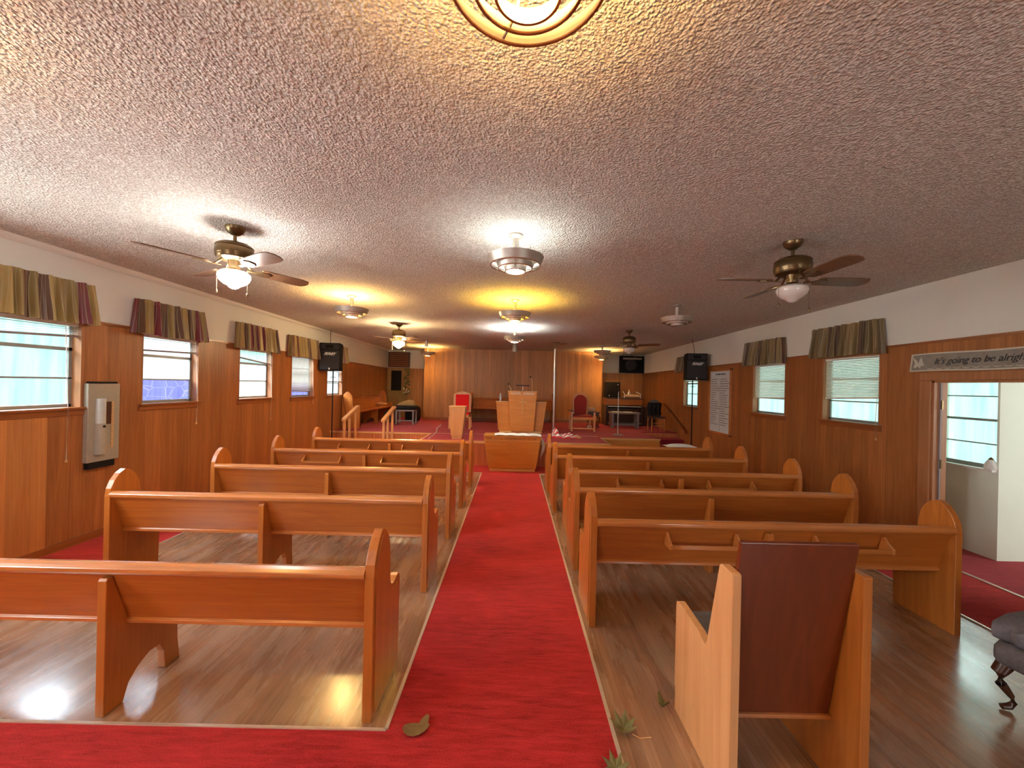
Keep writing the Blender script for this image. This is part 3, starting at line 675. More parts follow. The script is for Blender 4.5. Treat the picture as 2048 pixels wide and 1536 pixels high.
# ------------------------------------------------------------------ valances and blinds
def valance(side, y0, y1, z0, z1, label, seed):
    rnd = random.Random(seed); sx = 1 if side == 'l' else -1; X = XL if side == 'l' else XR
    t = thing('curtain_valance', label, 'curtain', (X, (y0 + y1) / 2, z1), 0, 'striped valances over the %s windows' % ('left' if side == 'l' else 'right'))
    hl = (y1 - y0) / 2; D = 0.10; per = 2 * hl + 2 * D; folds = [(rnd.uniform(66, 80), rnd.uniform(0, 6), 0.021), (rnd.uniform(105, 130), rnd.uniform(0, 6), 0.012), (rnd.uniform(20, 26), rnd.uniform(0, 6), 0.008)]
    H = z1 - z0
    def fn(u, v):
        s = u * per + 0.006 * math.sin(u * 60 + 3 * v) * v; flare = (0.55 + 0.9 * v) if v > 0.12 else 0.35 + 3.0 * abs(v - 0.07)
        wv = sum(a * math.sin(s * f * (1) + p + 0.6 * math.sin(3 * s)) for f, p, a in folds) * flare
        zz = -v * H * (1 + 0.015 * math.sin(s * 9 + seed)) + (0.004 * math.sin(s * 50) if v == 0 else 0)
        sp2 = 0.03 * v
        if s < D: x, y = s, -hl - wv * 0.5 - sp2
        elif s > D + 2 * hl: x, y = per - s, hl + wv * 0.5 + sp2
        else: x, y = D + wv + 0.02 * v, -hl - sp2 + (s - D) * (1 + sp2 / hl)
        return (sx * max(0.004, x), y, zz)
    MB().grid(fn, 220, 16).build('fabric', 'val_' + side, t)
    MB().tube([(sx * (D - 0.028), -hl + 0.012, -0.012), (sx * (D - 0.028), hl - 0.012, -0.012)], 0.008, 8).build('rod', 'cloth_w', t)
    return t
vl = [('l', 2.98, 3.77, 2.135, 2.527, 'gold and burgundy striped valance over the nearest left window'),
      ('l', 4.26, 5.12, 2.125, 2.512, 'striped valance over the second left window, between wall heater and ceiling fan'),
      ('l', 5.79, 6.70, 2.112, 2.507, 'striped valance over the third left window, the middle one on that wall'),
      ('l', 7.13, 8.10, 2.095, 2.487, 'striped valance just left of the hanging left loudspeaker'),
      ('l', 8.62, 9.50, 2.09, 2.48, 'pale striped valance partly hidden behind the left loudspeaker'),
      ('r', 4.46, 5.43, 2.115, 2.515, 'brown striped valance over the nearest right window, beside the doorway'),
      ('r', 6.08, 7.02, 2.085, 2.50, 'narrow brown striped valance over the second right window'),
      ('r', 8.90, 9.90, 2.07, 2.455, 'striped valance mostly hidden behind the right loudspeaker')]
for i, a in enumerate(vl): valance(*a, i + 3)
def blind(side, y0, y1, ztop, zb0, zb1, label, cord=None, wand=False):
    # zb0 / zb1: height of the bottom rail at the near and far end
    sx = -1 if side == 'l' else 1; X = (XL if side == 'l' else XR) + sx * 0.035
    t = thing('window_blind', label, 'blind', (X, (y0 + y1) / 2, ztop), 0, 'white slatted blinds in the windows')
    hl = (y1 - y0) / 2 - 0.02
    MB().box(-0.015, 0.015, -hl, hl, -0.03, 0).build('headrail', 'blind', t)
    n = max(6, int((ztop - 0.03 - min(zb0, zb1)) / 0.021)); m_ = MB()
    for i in range(n):
        f = (i + 0.7) / n; za, zc = -0.03 - f * (ztop - 0.03 - zb0 - 0.012), -0.03 - f * (ztop - 0.03 - zb1 - 0.012)
        dz, dx = (0.004, 0.011) if side == 'l' and zb0 > 1.5 else (0.0085, 0.008)
        m_.add([(sx * dx, -hl, za + dz), (sx * dx, hl, zc + dz), (-sx * dx, hl, zc - dz), (-sx * dx, -hl, za - dz)], [(0, 1, 2, 3)])
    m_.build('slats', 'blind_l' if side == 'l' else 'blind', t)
    m_ = MB(); a, b = zb0 - ztop, zb1 - ztop
    m_.add([(x, y, z) for x in (-0.012, 0.012) for y, z in ((-hl, a), (hl, b), (hl, b + 0.02), (-hl, a + 0.02))], [(0, 1, 2, 3), (4, 5, 6, 7), (0, 1, 5, 4), (1, 2, 6, 5), (2, 3, 7, 6), (3, 0, 4, 7)])
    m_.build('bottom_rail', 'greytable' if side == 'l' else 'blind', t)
    if cord:
        y, z = cord; c = MB().tube([(-sx * 0.028, y - (y0 + y1) / 2, -0.02), (-sx * 0.068, y - (y0 + y1) / 2, SILL - ztop), (-sx * 0.06, y - (y0 + y1) / 2, z - ztop)], 0.0028, 6).build('pull_cord', 'blind', t)
        MB().lathe([(0, 0), (0.006, -0.004), (0.011, -0.03), (0, -0.034)], (-sx * 0.06, y - (y0 + y1) / 2, z - ztop), 8).build('tassel', 'edge', c)
    if wand: MB().tube([(-sx * 0.02, 0.1 - hl, -0.03), (-sx * 0.02, 0.12 - hl, -0.62)], 0.003, 6).build('wand', 'black', t)
for (a, b), z0, z1, c, wd, lb in zip(LW[2:], (1.975, 1.945, 1.975, 1.435, 1.62), (2.015, 1.965, 1.90, 1.405, 1.62),
        ((3.62, 0.86), (5.10, 1.07), (6.66, 0.98), (8.05, 1.20), None), (0, 0, 0, 0, 0),
        ('raised white blind in the nearest left window', 'raised white blind hanging askew in the second left window', 'raised white blind with slanting bottom rail in the third left window',
         'white blind lowered nearly to the sill in the fourth left window', 'half lowered white blind behind the left loudspeaker')):
    blind('l', a, b, 2.165 - 0.006 * a, z0, z1, lb, c)
blind('r', 4.50, 5.34, 2.10, 1.585, 1.555, 'wide white blind lowered halfway in the nearest right window', (4.515, 1.13), False)
blind('r', 6.07, 6.90, 2.09, 1.53, 1.51, 'white blind lowered halfway in the second right window')
blind('r', 8.95, 9.72, 2.09, 1.83, 1.82, 'raised white blind behind the right loudspeaker')

# ------------------------------------------------------------------ left wall heater
t = thing('wall_heater', 'grey enamelled gas wall heater between the first two left windows', 'heater', (XL, 3.93, 0.785))
MB().box(0, 0.05, -0.155, 0.15, 0.0, 0.785).build('case', 'heater', t, bevel=0.006)
def cyl(z0, z1, r_, yc): return MB().prism([(r_ * 1.15 * math.sin(q) + 0.048, yc - r_ * math.cos(q)) for q in [PI * i / 14 for i in range(15)]], z0, z1, 'z')
cyl(0.385, 0.635, 0.042, -0.045).build('upper_cover', 'heater2', t)
cyl(0.075, 0.385, 0.046, -0.048).build('lower_cover', 'heater', t)
g = MB()
for i in range(18): g.box(0.049, 0.056, 0.062, 0.085, 0.13 + i * 0.0265, 0.148 + i * 0.0265)
g.build('vent_slots', 'edge', t)
MB().box(0.049, 0.053, 0.005, 0.062, 0.37, 0.60).build('burner_window', 'darkwood', t)
MB().prism([(0.012 * math.cos(q), 0.355 + 0.012 * math.sin(q)) for q in [PI * i / 8 for i in range(16)]], 0.09, 0.106, 'y', Matrix.Translation((0, 0, 0)) @ Matrix.Rotation(-PI / 2, 4, 'Z') @ Matrix.Translation((0.05, 0, 0))).build('knob', 'black', t)
MB().box(0.0, 0.04, -0.13, 0.13, 0.785, 0.805).box(0, 0.045, -0.14, 0.11, -0.065, 0.0).build('mounting_bracket', 'black', t)

# ------------------------------------------------------------------ loudspeakers on stands
def speaker(x, y, zt, zb_, side, label, label2):
    s = thing('speaker_stand', label2, 'speaker stand', (x, y + 0.18, 0), 0, 'slim black stands under the loudspeakers')
    MB().tube([(0, 0, 0.03), (0, 0, zb_)], 0.0125, 10).build('pole', 'black', s)
    MB().tube([(-0.06, -0.0, zb_ - 0.14), (0.06, 0, zb_ - 0.14)], 0.006, 6).build('locking_knob', 'black', s)
    for k in range(3):
        a = 2 * PI * k / 3 + 0.4
        MB().tube([(0.012 * math.cos(a), 0.012 * math.sin(a), 0.42), (0.20 * math.cos(a), 0.20 * math.sin(a), 0.014)], 0.009, 6).build('leg', 'black', s)
    t = thing('loudspeaker', label, 'loudspeaker', (x, y, zb_), -0.12 * side, 'black loudspeakers near the side walls')
    h = zt - zb_
    MB().prism([(-0.22, 0), (0.22, 0), (0.17, 0.34), (-0.17, 0.34)], 0, h, 'z').build('cabinet', 'black', t, bevel=0.012)
    MB().box(-0.20, 0.20, -0.012, 0.0, 0.03, h * 0.73).build('grille', 'grille', t, bevel=0.004)
    MB().box(-0.19, 0.19, -0.010, 0.0, h * 0.77, h - 0.02).build('horn', 'grille', t)
    MB().box(-0.08, 0.08, -0.016, -0.008, h * 0.80, h * 0.93).build('horn_throat', 'black', t)
    text('logo', 'PEAVEY', 0.085, 'cloth_w', t, facing((0, -0.017, h * 0.60), '-y'), ext=0.004, shear=0.5, spacing=0.72)
    MB().box(-0.012, 0.012, -0.018, -0.012, 0.02, 0.06).build('badge', 'cloth_w', t)
    c = MB().tube([(-0.02, 0.1, h - 0.005), (-0.03, 0.12, h + 0.15), (-0.05, 0.2, CZ(y) - zb_ - 0.002)], 0.005, 6); c.build('cable', 'black', t)
    return t
speaker(-3.965, 8.25, 2.465, 1.87, -1, 'black loudspeaker on a pole in front of the last left window', 'thin black speaker pole stand on the left side of the room')
speaker(3.955, 8.35, 2.425, 1.845, 1, 'black loudspeaker on a pole beside the framed list on the right wall', 'thin black speaker pole stand on the right side of the room')
cb = MB().tube([(-3.80, 8.5, 1.9), (-3.81, 8.55, 1.4), (-3.74, 8.6, 0.9), (-3.70, 8.66, 0.35), (-3.69, 8.72, 0.02)], 0.005, 6).build('speaker_cable', 'black')
tag(cb, 'thin black cable hanging loose from the left loudspeaker to the floor', 'cable')

# ------------------------------------------------------------------ framed list on the right wall
t = thing('framed_list', 'tall white sheet of names in two columns in a wooden frame on the right wall', 'framed print', (XR, 7.98, 0.72))
hw, hh = 0.43, 1.36
f_ = MB(); k = 0.05
f_.box(-0.03, 0, -hw, -hw + k, 0, hh); f_.box(-0.03, 0, hw - k, hw, 0, hh); f_.box(-0.03, 0, -hw, hw, 0, k); f_.box(-0.03, 0, -hw, hw, hh - k, hh)
f_.build('frame', 'rail', t, bevel=0.004)
MB().box(-0.012, -0.002, -hw + k, hw - k, k, hh - k).build('sheet', 'paper', t)
ink = MB(); rnd = random.Random(5)
for c0 in (0.36, -0.03):
    for i in range(21):
        z = 1.14 - i * 0.047; ln = rnd.uniform(0.12, 0.34); y = c0
        while y > c0 - ln:
            wl = rnd.uniform(0.02, 0.05); ink.box(-0.0135, -0.012, y - wl, y, z, z + 0.010); y -= wl + 0.006
ink.box(-0.0135, -0.012, -0.008, -0.003, 0.07, 1.16)
for y, wl in ((0.17, 0.05), (0.10, 0.10), (-0.02, 0.04), (-0.08, 0.07), (-0.17, 0.03)): ink.box(-0.0135, -0.012, y - wl, y, 1.235, 1.262)
ink.build('lettering', 'ink', t)

# ------------------------------------------------------------------ banner over the doorway
t = thing('paper_banner', 'long grey paper banner with cursive writing and a dove over the doorway', 'banner', (XR - 0.022, 4.14, 1.885))
L_ = 1.35; Hb = 0.185
def bf(x0, dy0, dy1, dz0, dz1):
    return lambda u, v: (x0 - 0.006 * abs(math.sin(u * 7)) , -dy0 - u * (L_ - dy0 - dy1) + 0.02 * (0.5 - v) * (u < 0.02), dz0 + v * (Hb - dz0 - dz1) + 0.004 * math.sin(u * 9))
MB().grid(bf(0.0, 0, 0, 0, 0), 60, 3).build('sheet', 'banner_edge', t)
MB().grid(bf(-0.002, 0.02, 0.0, 0.014, 0.014), 60, 3).build('printed_field', 'banner', t)
text('lettering', "It's going to be alright", 0.088, 'ink', t, facing((-0.011, -0.24, 0.098), '-x'), ext=0.0006, shear=0.35, spacing=0.95, align='LEFT')
sc_ = MB()
for i in range(15):
    y0_ = -0.17 - i * 0.078
    for j in range(8):
        a = PI * j / 8; b_ = PI * (j + 1) / 8
        sc_.add([(-0.0105, y0_ - 0.036 + 0.036 * math.cos(q), 0.042 - (0.018 + k2) * math.sin(q) + 0.003) for q, k2 in ((a, 0), (b_, 0), (b_, 0.006), (a, 0.006))], [(0, 1, 2, 3)])
sc_.build('scallop_border', 'banner_edge', t)
dv = [(0.04, 0.05), (0.055, 0.085), (0.035, 0.15), (0.075, 0.12), (0.09, 0.09), (0.12, 0.155), (0.135, 0.10), (0.15, 0.06), (0.12, 0.06), (0.105, 0.035), (0.085, 0.055), (0.06, 0.035)]
MB().prism([(-a, b) for a, b in dv], -0.0115, -0.0105, 'x').build('dove', 'banner_edge', t)

# ------------------------------------------------------------------ single wooden chair in the foreground
cx0, cx1 = 0.866, 1.412; cy = 1.495
t = thing('pulpit_chair', 'square-built wooden armchair seen from behind, standing alone at the right of the carpet', 'chair', ((cx0 + cx1) / 2, cy, 0))
hwc = (cx1 - cx0) / 2
SIDE = [(0, 0), (0, 0.93), (0.012, 0.935), (0.095, 0.935), (0.105, 0.925), (0.195, 0.56), (0.212, 0.535), (0.235, 0.535), (0.49, 0.575), (0.508, 0.565), (0.51, 0.12), (0.50, 0.11), (0.50, 0.0)]
SIDE = [(0, 0), (0, 0.93), (0.012, 0.935), (0.088, 0.935), (0.098, 0.925), (0.188, 0.55), (0.20, 0.528), (0.222, 0.528), (0.26, 0.545), (0.475, 0.562), (0.497, 0.552), (0.502, 0.53), (0.502, 0.12), (0.495, 0.11), (0.495, 0.0)]
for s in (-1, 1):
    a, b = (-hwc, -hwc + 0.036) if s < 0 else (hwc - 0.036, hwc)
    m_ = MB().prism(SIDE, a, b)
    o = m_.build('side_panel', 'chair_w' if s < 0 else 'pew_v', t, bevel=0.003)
MB().prism([(0.01, 0.28), (0.012, 1.04), (0.02, 1.055), (0.038, 1.05), (0.158, 0.30), (0.14, 0.275)][0:0] or [(0.015, 1.052), (0.034, 1.056), (0.166, 0.275), (0.148, 0.27)], -hwc + 0.040, hwc - 0.040).build('backrest', 'chair_back', t, bevel=0.004)
MB().prism([(0.135, 0.262), (0.135, 0.278), (0.175, 0.282), (0.178, 0.264)], -hwc + 0.036, hwc - 0.036).build('lower_rail', 'rail', t, bevel=0.003)
MB().box(-hwc + 0.036, hwc - 0.036, 0.135, 0.49, 0.40, 0.43).build('seat', 'chair_back', t)
cu_ = MB().box(-hwc + 0.037, hwc - 0.037, 0.135, 0.515, 0.43, 0.50).build('seat_cushion', 'grey_fab', t, bevel=0.02, seg=4)
# ------------------------------------------------------------------ ottoman at right edge
t = thing('footstool', 'grey tufted fabric footstool with a dark curved leg, cut off by the right edge', 'footstool', (3.06, 2.0, 0), math.radians(15.7))
def cush(x0, x1, y0, y1, z0, z1, tuft):
    def fn(u, v):
        a = u * 2 * PI; 
        cxx = (x0 + x1) / 2; cyy = (y0 + y1) / 2; hx = (x1 - x0) / 2; hy = (y1 - y0) / 2
        ca, sa = math.cos(a), math.sin(a); q = (abs(ca) ** 8 + abs(sa) ** 8) ** (-1 / 8)
        ph_ = -PI / 2 + v * PI; r = abs(math.cos(ph_)) ** 0.35; zz = (z0 + z1) / 2 + (z1 - z0) / 2 * math.copysign(abs(math.sin(ph_)) ** 0.5, math.sin(ph_))
        tf = 1 + tuft * math.sin(a * 16) * r
        return (cxx + hx * ca * q * r * tf, cyy + hy * sa * q * r * tf, zz + tuft * 0.6 * (z1 - z0) * math.sin(9 * cxx + 22 * ca * r) * math.sin(22 * sa * r) * (v > 0.5))
    return MB().grid(fn, 64, 16)
cush(-0.47, 0.47, -0.19, 0.2, 0.22, 0.36, 0.006).build('base', 'grey_fab', t)
cush(-0.44, 0.44, -0.15, 0.22, 0.34, 0.46, 0.03).build('cushion', 'grey_fab', t)
for sx_, sy_ in ((-1, -1), (-1, 1), (1, -1), (1, 1)):
    p = [(0.42, 0.14, 0.25), (0.445, 0.155, 0.20), (0.44, 0.15, 0.14), (0.40, 0.13, 0.08), (0.385, 0.125, 0.045), (0.40, 0.135, 0.022), (0.43, 0.15, 0.016)]
    MB().tube([(sx_ * a, sy_ * b, c) for a, b, c in p], [0.035, 0.03, 0.022, 0.014, 0.012, 0.016, 0.014], 10).build('leg', 'darkwood', t)

# ------------------------------------------------------------------ leaves and litter
def leaf(x, y, z, pts, s, rz, label, mat='leaf', curl=0.35):
    n = len(pts); vs = [(0, 0, 0.004)]
    for a, b in pts: r = math.hypot(a, b); vs.append((a * s, b * s, 0.002 + curl * s * r * r))
    m_ = MB(); fs = [(0, i + 1, (i + 1) % n + 1) for i in range(n)]
    m_.add(vs, fs, True); m_.add([(a, b, c + 0.002) for a, b, c in vs], [f[::-1] for f in fs], True)
    m_.add([vs[i + 1] for i in range(n)] + [(vs[i + 1][0], vs[i + 1][1], vs[i + 1][2] + 0.002) for i in range(n)], [(i, (i + 1) % n, (i + 1) % n + n, i + n) for i in range(n)])
    o = m_.build('leaf', mat, None, (x, y, z)); o.rotation_euler = (0, 0, rz); tag(o, label, 'leaf', 'fallen leaves on the floor')
oval = [(math.cos(a) * 1.0, math.sin(a) * 0.55 * (1 - 0.25 * math.cos(a))) for a in [2 * PI * i / 14 for i in range(14)]]
maple = []
for i in range(14):
    a = 2 * PI * i / 14; r = 1.0 if i % 2 == 0 else 0.55
    maple.append((r * math.cos(a), r * math.sin(a)))
leaf(-0.425, 1.815, 0.007, oval, 0.062, 0.2, 'brownish curled leaf lying on the red carpet at bottom centre', 'leaf_red')
leaf(-0.395, 1.86, 0.016, oval, 0.035, 1.3, 'small round leaf overlapping the curled leaf on the red carpet', 'leaf_red', 0.1)
leaf(0.565, 1.855, 0.001, maple, 0.068, 0.3, 'crumpled green lobed leaf on the boards next to the carpet edge', 'leaf', 0.7)
leaf(0.805, 1.985, 0.001, oval, 0.038, 1.9, 'small pale green leaf on the boards beside the wooden chair', 'leaf', 1.6)
leaf(0.475, 1.655, 0.007, maple, 0.06, 0.9, 'green leaf lying across the metal strip at the bottom edge', 'leaf', 0.5)
tag(MB().tube([(0.60, 1.83, 0.004), (0.63, 1.81, 0.004), (0.685, 1.815, 0.004)], 0.002, 5).build('twig', 'edge'), 'tiny pale twig beside the green lobed leaf', 'twig')

# ------------------------------------------------------------------ handrails
def handrail(x, label):
    t = thing('handrail', label, 'handrail', (x, 8.2, 0), 0, 'slanting wooden handrails of the left stage stair')
    MB().prism([(-0.04, 0.80), (-0.04, 0.85), (0.0, 0.87), (0.70, 1.10), (0.74, 1.09), (0.74, 1.045), (0.70, 1.045)], -0.04, 0.04).build('rail', 'oak_pale', t, bevel=0.004)
    for y, z in ((0.02, 0.83), (0.28, 0.91), (0.60, 1.02)):
        MB().box(-0.022, 0.022, y - 0.022, y + 0.022, 0.006, z).build('post', 'oak_pale', t)
handrail(-3.60, 'slanting wooden handrail with three posts, closer to the left wall')
handrail(-2.76, 'slanting wooden handrail with three posts, farther from the left wall')
t = thing('handrail', 'sloping dark wooden handrail fixed to the right wall by the stage stair', 'handrail', (XR, 9.35, 0))
MB().prism([(0, 0.55), (0, 0.60), (1.42, 1.22), (1.42, 1.165)], -0.10, -0.055).build('rail', 'trimw', t, bevel=0.006)
br_ = MB()
for y, z in ((0.2, 0.64), (1.2, 1.08)): br_.tube([(-0.078, y, z), (-0.07, y, z - 0.06), (0, y, z - 0.07)], 0.008, 6)
br_.build('bracket', 'chrome', t)

# ------------------------------------------------------------------ pulpit, lectern, communion table
def taper(m_, xa, xb, ta, tb, y0, y1, z0, z1, d=0.0):
    # front trapezoid: bottom xa..xb, top ta..tb
    return m_.add([(xa, y0 + d, z0), (xb, y0 + d, z0), (xb, y1, z0), (xa, y1, z0), (ta, y0, z1), (tb, y0, z1), (tb, y1, z1), (ta, y1, z1)],
                  [(0, 3, 2, 1), (4, 5, 6, 7), (0, 1, 5, 4), (1, 2, 6, 5), (2, 3, 7, 6), (3, 0, 4, 7)])
t = thing('pulpit', 'wooden pulpit with lower wings, small cross and gold letters in the centre of the stage', 'pulpit', (0.20, 9.2, ST))
taper(MB(), -0.26, 0.29, -0.335, 0.355, 0.0, 0.42, 0.045, 0.99, 0.02).build('front_panel', 'pulpit', t, bevel=0.006)
taper(MB(), -0.56, -0.2, -0.625, -0.30, 0.13, 0.42, 0.045, 0.735, 0.02).build('wing', 'pulpit', t, bevel=0.005)
taper(MB(), 0.22, 0.51, 0.30, 0.60, 0.13, 0.42, 0.045, 0.735, 0.02).build('wing', 'pulpit', t, bevel=0.005)
MB().box(-0.35, 0.37, -0.012, 0.44, 0.99, 1.005).build('top', 'edge', t)
MB().box(-0.635, -0.31, 0.118, 0.43, 0.735, 0.75).box(0.33, 0.61, 0.118, 0.43, 0.735, 0.75).build('wing_top', 'edge', t)
MB().box(-0.53, 0.49, 0.06, 0.40, 0, 0.045).build('plinth', 'edge', t)
MB().box(0.005, 0.025, -0.014, 0.01, 0.46, 0.86).box(-0.075, 0.10, -0.014, 0.01, 0.735, 0.757).build('cross', 'edge', t)
text('lettering', 'GOSPEL  MISSION', 0.072, 'cloth_w', t, facing((0.01, -0.004, 0.945), '-y'), ext=0.004, spacing=1.0)
t = thing('bottle', 'clear plastic water bottle standing on the left wing of the pulpit', 'bottle', (-0.325, 9.45, ST + 0.75))
MB().lathe([(0, 0), (0.03, 0), (0.032, 0.01), (0.026, 0.05), (0.032, 0.085), (0.032, 0.12), (0.012, 0.155), (0.012, 0.175), (0, 0.175)], seg=16).build('body', 'plastic', t)
MB().lathe([(0.014, 0.172), (0.014, 0.19), (0, 0.19)], seg=12).build('cap', 'cloth_w', t)
for x, pts, lb in ((-0.07, [(0, 0, 0), (0, 0, 0.05), (-0.03, 0, 0.10), (-0.055, -0.01, 0.15)], 'short gooseneck microphone on the left corner of the pulpit top'), (0.45, [(0, 0, 0), (0, 0, 0.2), (-0.01, 0, 0.27), (-0.05, -0.02, 0.33)], 'tall gooseneck microphone on the right corner of the pulpit top')):
    t = thing('microphone', lb, 'microphone', (x, 9.35, ST + 1.005), 0, 'gooseneck microphones on the pulpit')
    MB().tube(pts, 0.009, 8).build('gooseneck', 'edge', t)
    p = pts[-1]; MB().tube([p, (p[0] - 0.015, p[1] - 0.02, p[2] + 0.03)], 0.013, 8).build('head', 'black', t)
t = thing('book_stand', 'dark tilted reading ledge standing on top of the pulpit', 'book stand', (0.218, 9.36, ST + 1.005))
MB().prism([(0.0, 0.118), (0.0, 0.14), (0.16, 0.155), (0.16, 0.135)], -0.168, 0.168).build('ledge', 'darkwood', t)
MB().tube([(0, 0.1, 0.0), (0, 0.1, 0.13)], 0.008, 8).build('post', 'chrome', t); MB().box(-0.06, 0.06, 0.05, 0.15, 0, 0.008).build('base', 'darkwood', t)

t = thing('lectern', 'narrow tapering wooden lectern at the left front of the stage', 'lectern', (-1.16, 7.96, ST))
taper(MB(), -0.125, 0.105, -0.175, 0.165, 0.0, 0.30, 0.055, 0.67, 0.015).build('body', 'oak_pale', t, bevel=0.004)
taper(MB(), -0.18, 0.17, -0.18, 0.17, -0.008, 0.31, 0.67, 0.682).build('top', 'edge', t)
MB().box(-0.11, 0.09, 0.03, 0.27, 0, 0.055).build('plinth', 'edge', t)

t = thing('communion_table', 'wooden communion table with carved inscription at the head of the aisle', 'table', (-0.005, 7.28, 0.006))
taper(MB(), -0.445, 0.455, -0.545, 0.545, 0.0, 0.40, 0.055, 0.66, 0.03).build('front', 'pulpit', t, bevel=0.004)
MB().box(-0.55, 0.55, -0.012, 0.42, 0.66, 0.68).build('top', 'pulpit', t, bevel=0.003)
MB().box(-0.43, 0.44, 0.045, 0.38, 0, 0.055).build('plinth', 'edge', t)
MB().box(-0.53, 0.53, -0.006, 0.004, 0.583, 0.591).build('molding', 'edge', t)
xw = -0.50
for wd_ in 'THIS DO IN REMEMBRANCE OF ME'.split():
    o = text('inscription', wd_, 0.058, 'trimw', t, facing((xw, -0.004, 0.625), '-y'), ext=0.004, align='LEFT')
    xw = max(v.co.x for v in o.data.vertices) + 0.028
m_ = MB(); rnd = random.Random(3)
m_.grid(lambda u, v: (-0.35 + 0.89 * u, -0.02 + 0.38 * v - (0.004 * math.sin(60 * u)), 0.0 + 0.012 * abs(math.sin(13 * u + 3 * v)) + 0.003), 60, 10)
ru = m_.build('table_runner', 'cloth_w', None, (0, 7.29, 0.687)); tag(ru, 'white lace runner spread along the top of the communion table', 'cloth')
m_ = MB().grid(lambda u, v: (0.0 + 0.02 * math.sin(5 * v) + 0.05 * (v - 0.6) * (1 - v) + u * 0.06 * math.sin(PI * (v * 0.9 + 0.1)), 0.06 * u, -0.45 * v), 6, 12)
cl = m_.build('hanging_cloth', 'cloth_w', None, (0.556, 7.42, 0.66)); tag(cl, 'strip of white cloth hanging down the right side of the communion table', 'cloth')

# ------------------------------------------------------------------ thrones and other stage furniture
def throne(x, y, label, arched, fabric, grp):
    t = thing('throne_chair', label, 'chair', (x, y, ST))
    W_ = 0.235 if not arched else 0.27
    H1 = 0.94 if not arched else 1.0
    if arched:
        a = [(-0.20, 0.30)] + [(-0.20 + 0 * k, 0.3) for k in ()] + [(-0.22, 0.72)] + [(0.22 * math.cos(q), 0.76 + 0.24 * math.sin(q)) for q in [PI - PI * i / 12 for i in range(13)]] + [(0.22, 0.72), (0.20, 0.30)]
        pad = [(-0.155, 0.40), (-0.17, 0.72)] + [(0.17 * math.cos(q), 0.75 + 0.18 * math.sin(q)) for q in [PI - PI * i / 12 for i in range(13)]] + [(0.17, 0.72), (0.155, 0.40)]
    else:
        a = [(-0.235, 0.32), (-0.235, 0.86), (-0.19, 0.90), (-0.12, 0.93), (0, 0.955), (0.12, 0.93), (0.19, 0.90), (0.235, 0.86), (0.235, 0.32)]
        pad = [(-0.175, 0.45), (-0.175, 0.87), (0.175, 0.87), (0.175, 0.45)]
    MB().prism(a, 0.48, 0.52, 'y').build('backrest', 'pulpit' if arched else 'oak_pale', t, bevel=0.006)
    MB().prism(pad, 0.455, 0.482, 'y').build('back_cushion', fabric, t, bevel=0.012, seg=3)
    MB().box(-W_, W_, 0.03, 0.5, 0.30, 0.36).build('seat_rail', 'pulpit', t, bevel=0.004)
    MB().box(-W_ + 0.02, W_ - 0.02, 0.02, 0.46, 0.36, 0.41).build('seat_cushion', fabric, t, bevel=0.015, seg=3)
    for sx_ in (-1, 1):
        MB().box(sx_ * (W_ + 0.02) - 0.022, sx_ * (W_ + 0.02) + 0.022, 0.0, 0.045, 0, 0.50 if arched else 0.31).build('leg', 'oak_pale', t)
        MB().box(sx_ * (W_ + 0.0) - 0.02, sx_ * (W_ + 0.0) + 0.02, 0.47, 0.51, 0, 0.36).build('leg', 'oak_pale', t)
        if arched:
            MB().box(sx_ * (W_ + 0.02) - 0.035, sx_ * (W_ + 0.02) + 0.035, -0.02, 0.5, 0.50, 0.53).build('armrest', 'darkwood', t, bevel=0.006)
    if arched: MB().box(-W_, W_, 0.01, 0.03, 0.06, 0.09).build('stretcher', 'oak_pale', t)
throne(-1.36, 9.75, 'chair with a square bright red back cushion behind the small lectern', False, 'red_velvet', None)
throne(1.79, 9.85, 'armchair with a tall rounded dark red back right of the chrome pole', True, 'red_dark', None)
# end table with books
t = thing('end_table', 'small dark end table with curved legs beside the rounded red armchair', 'table', (2.27, 10.95, ST))
MB().box(-0.17, 0.17, -0.15, 0.15, 0.40, 0.44).build('tabletop', 'darkwood', t, bevel=0.008)
MB().box(-0.14, 0.14, -0.12, 0.12, 0.33, 0.40).build('apron', 'darkwood', t)
for a in (-1, 1):
    for b in (-1, 1):
        MB().tube([(a * 0.13, b * 0.11, 0.36), (a * 0.155, b * 0.135, 0.28), (a * 0.13, b * 0.11, 0.14), (a * 0.12, b * 0.10, 0.06), (a * 0.15, b * 0.13, 0.012)], [0.02, 0.022, 0.013, 0.011, 0.013], 8).build('leg', 'darkwood', t)
for i, (m_n, d, lb) in enumerate((('darkwood', 0.0, 'dark book lying at the bottom of the stack on the end table'), ('oak_pale', 0.012, 'tan book in the middle of the stack on the end table'), ('edge', -0.01, 'pale book lying on top of the stack on the end table'))):
    b = thing('book', lb, 'book', (2.19 + d, 10.93, ST + 0.441 + i * 0.042), 0.15 * i, 'books stacked on the end table')
    MB().box(-0.10, 0.10, -0.07, 0.07, 0, 0.006).box(-0.10, 0.10, -0.07, 0.07, 0.034, 0.04).box(-0.10, -0.094, -0.07, 0.07, 0, 0.04).build('cover', m_n, b)
    MB().box(-0.093, 0.095, -0.065, 0.065, 0.0062, 0.0338).build('pages', 'cloth_w', b)
tag(MB().ball((0, 0, 0.055), 0.065, 0.85).build('crumpled_cloth', 'cloth_w', None, (2.08, 10.5, ST)), 'small crumpled white cloth on the stage floor beside the end table', 'cloth')

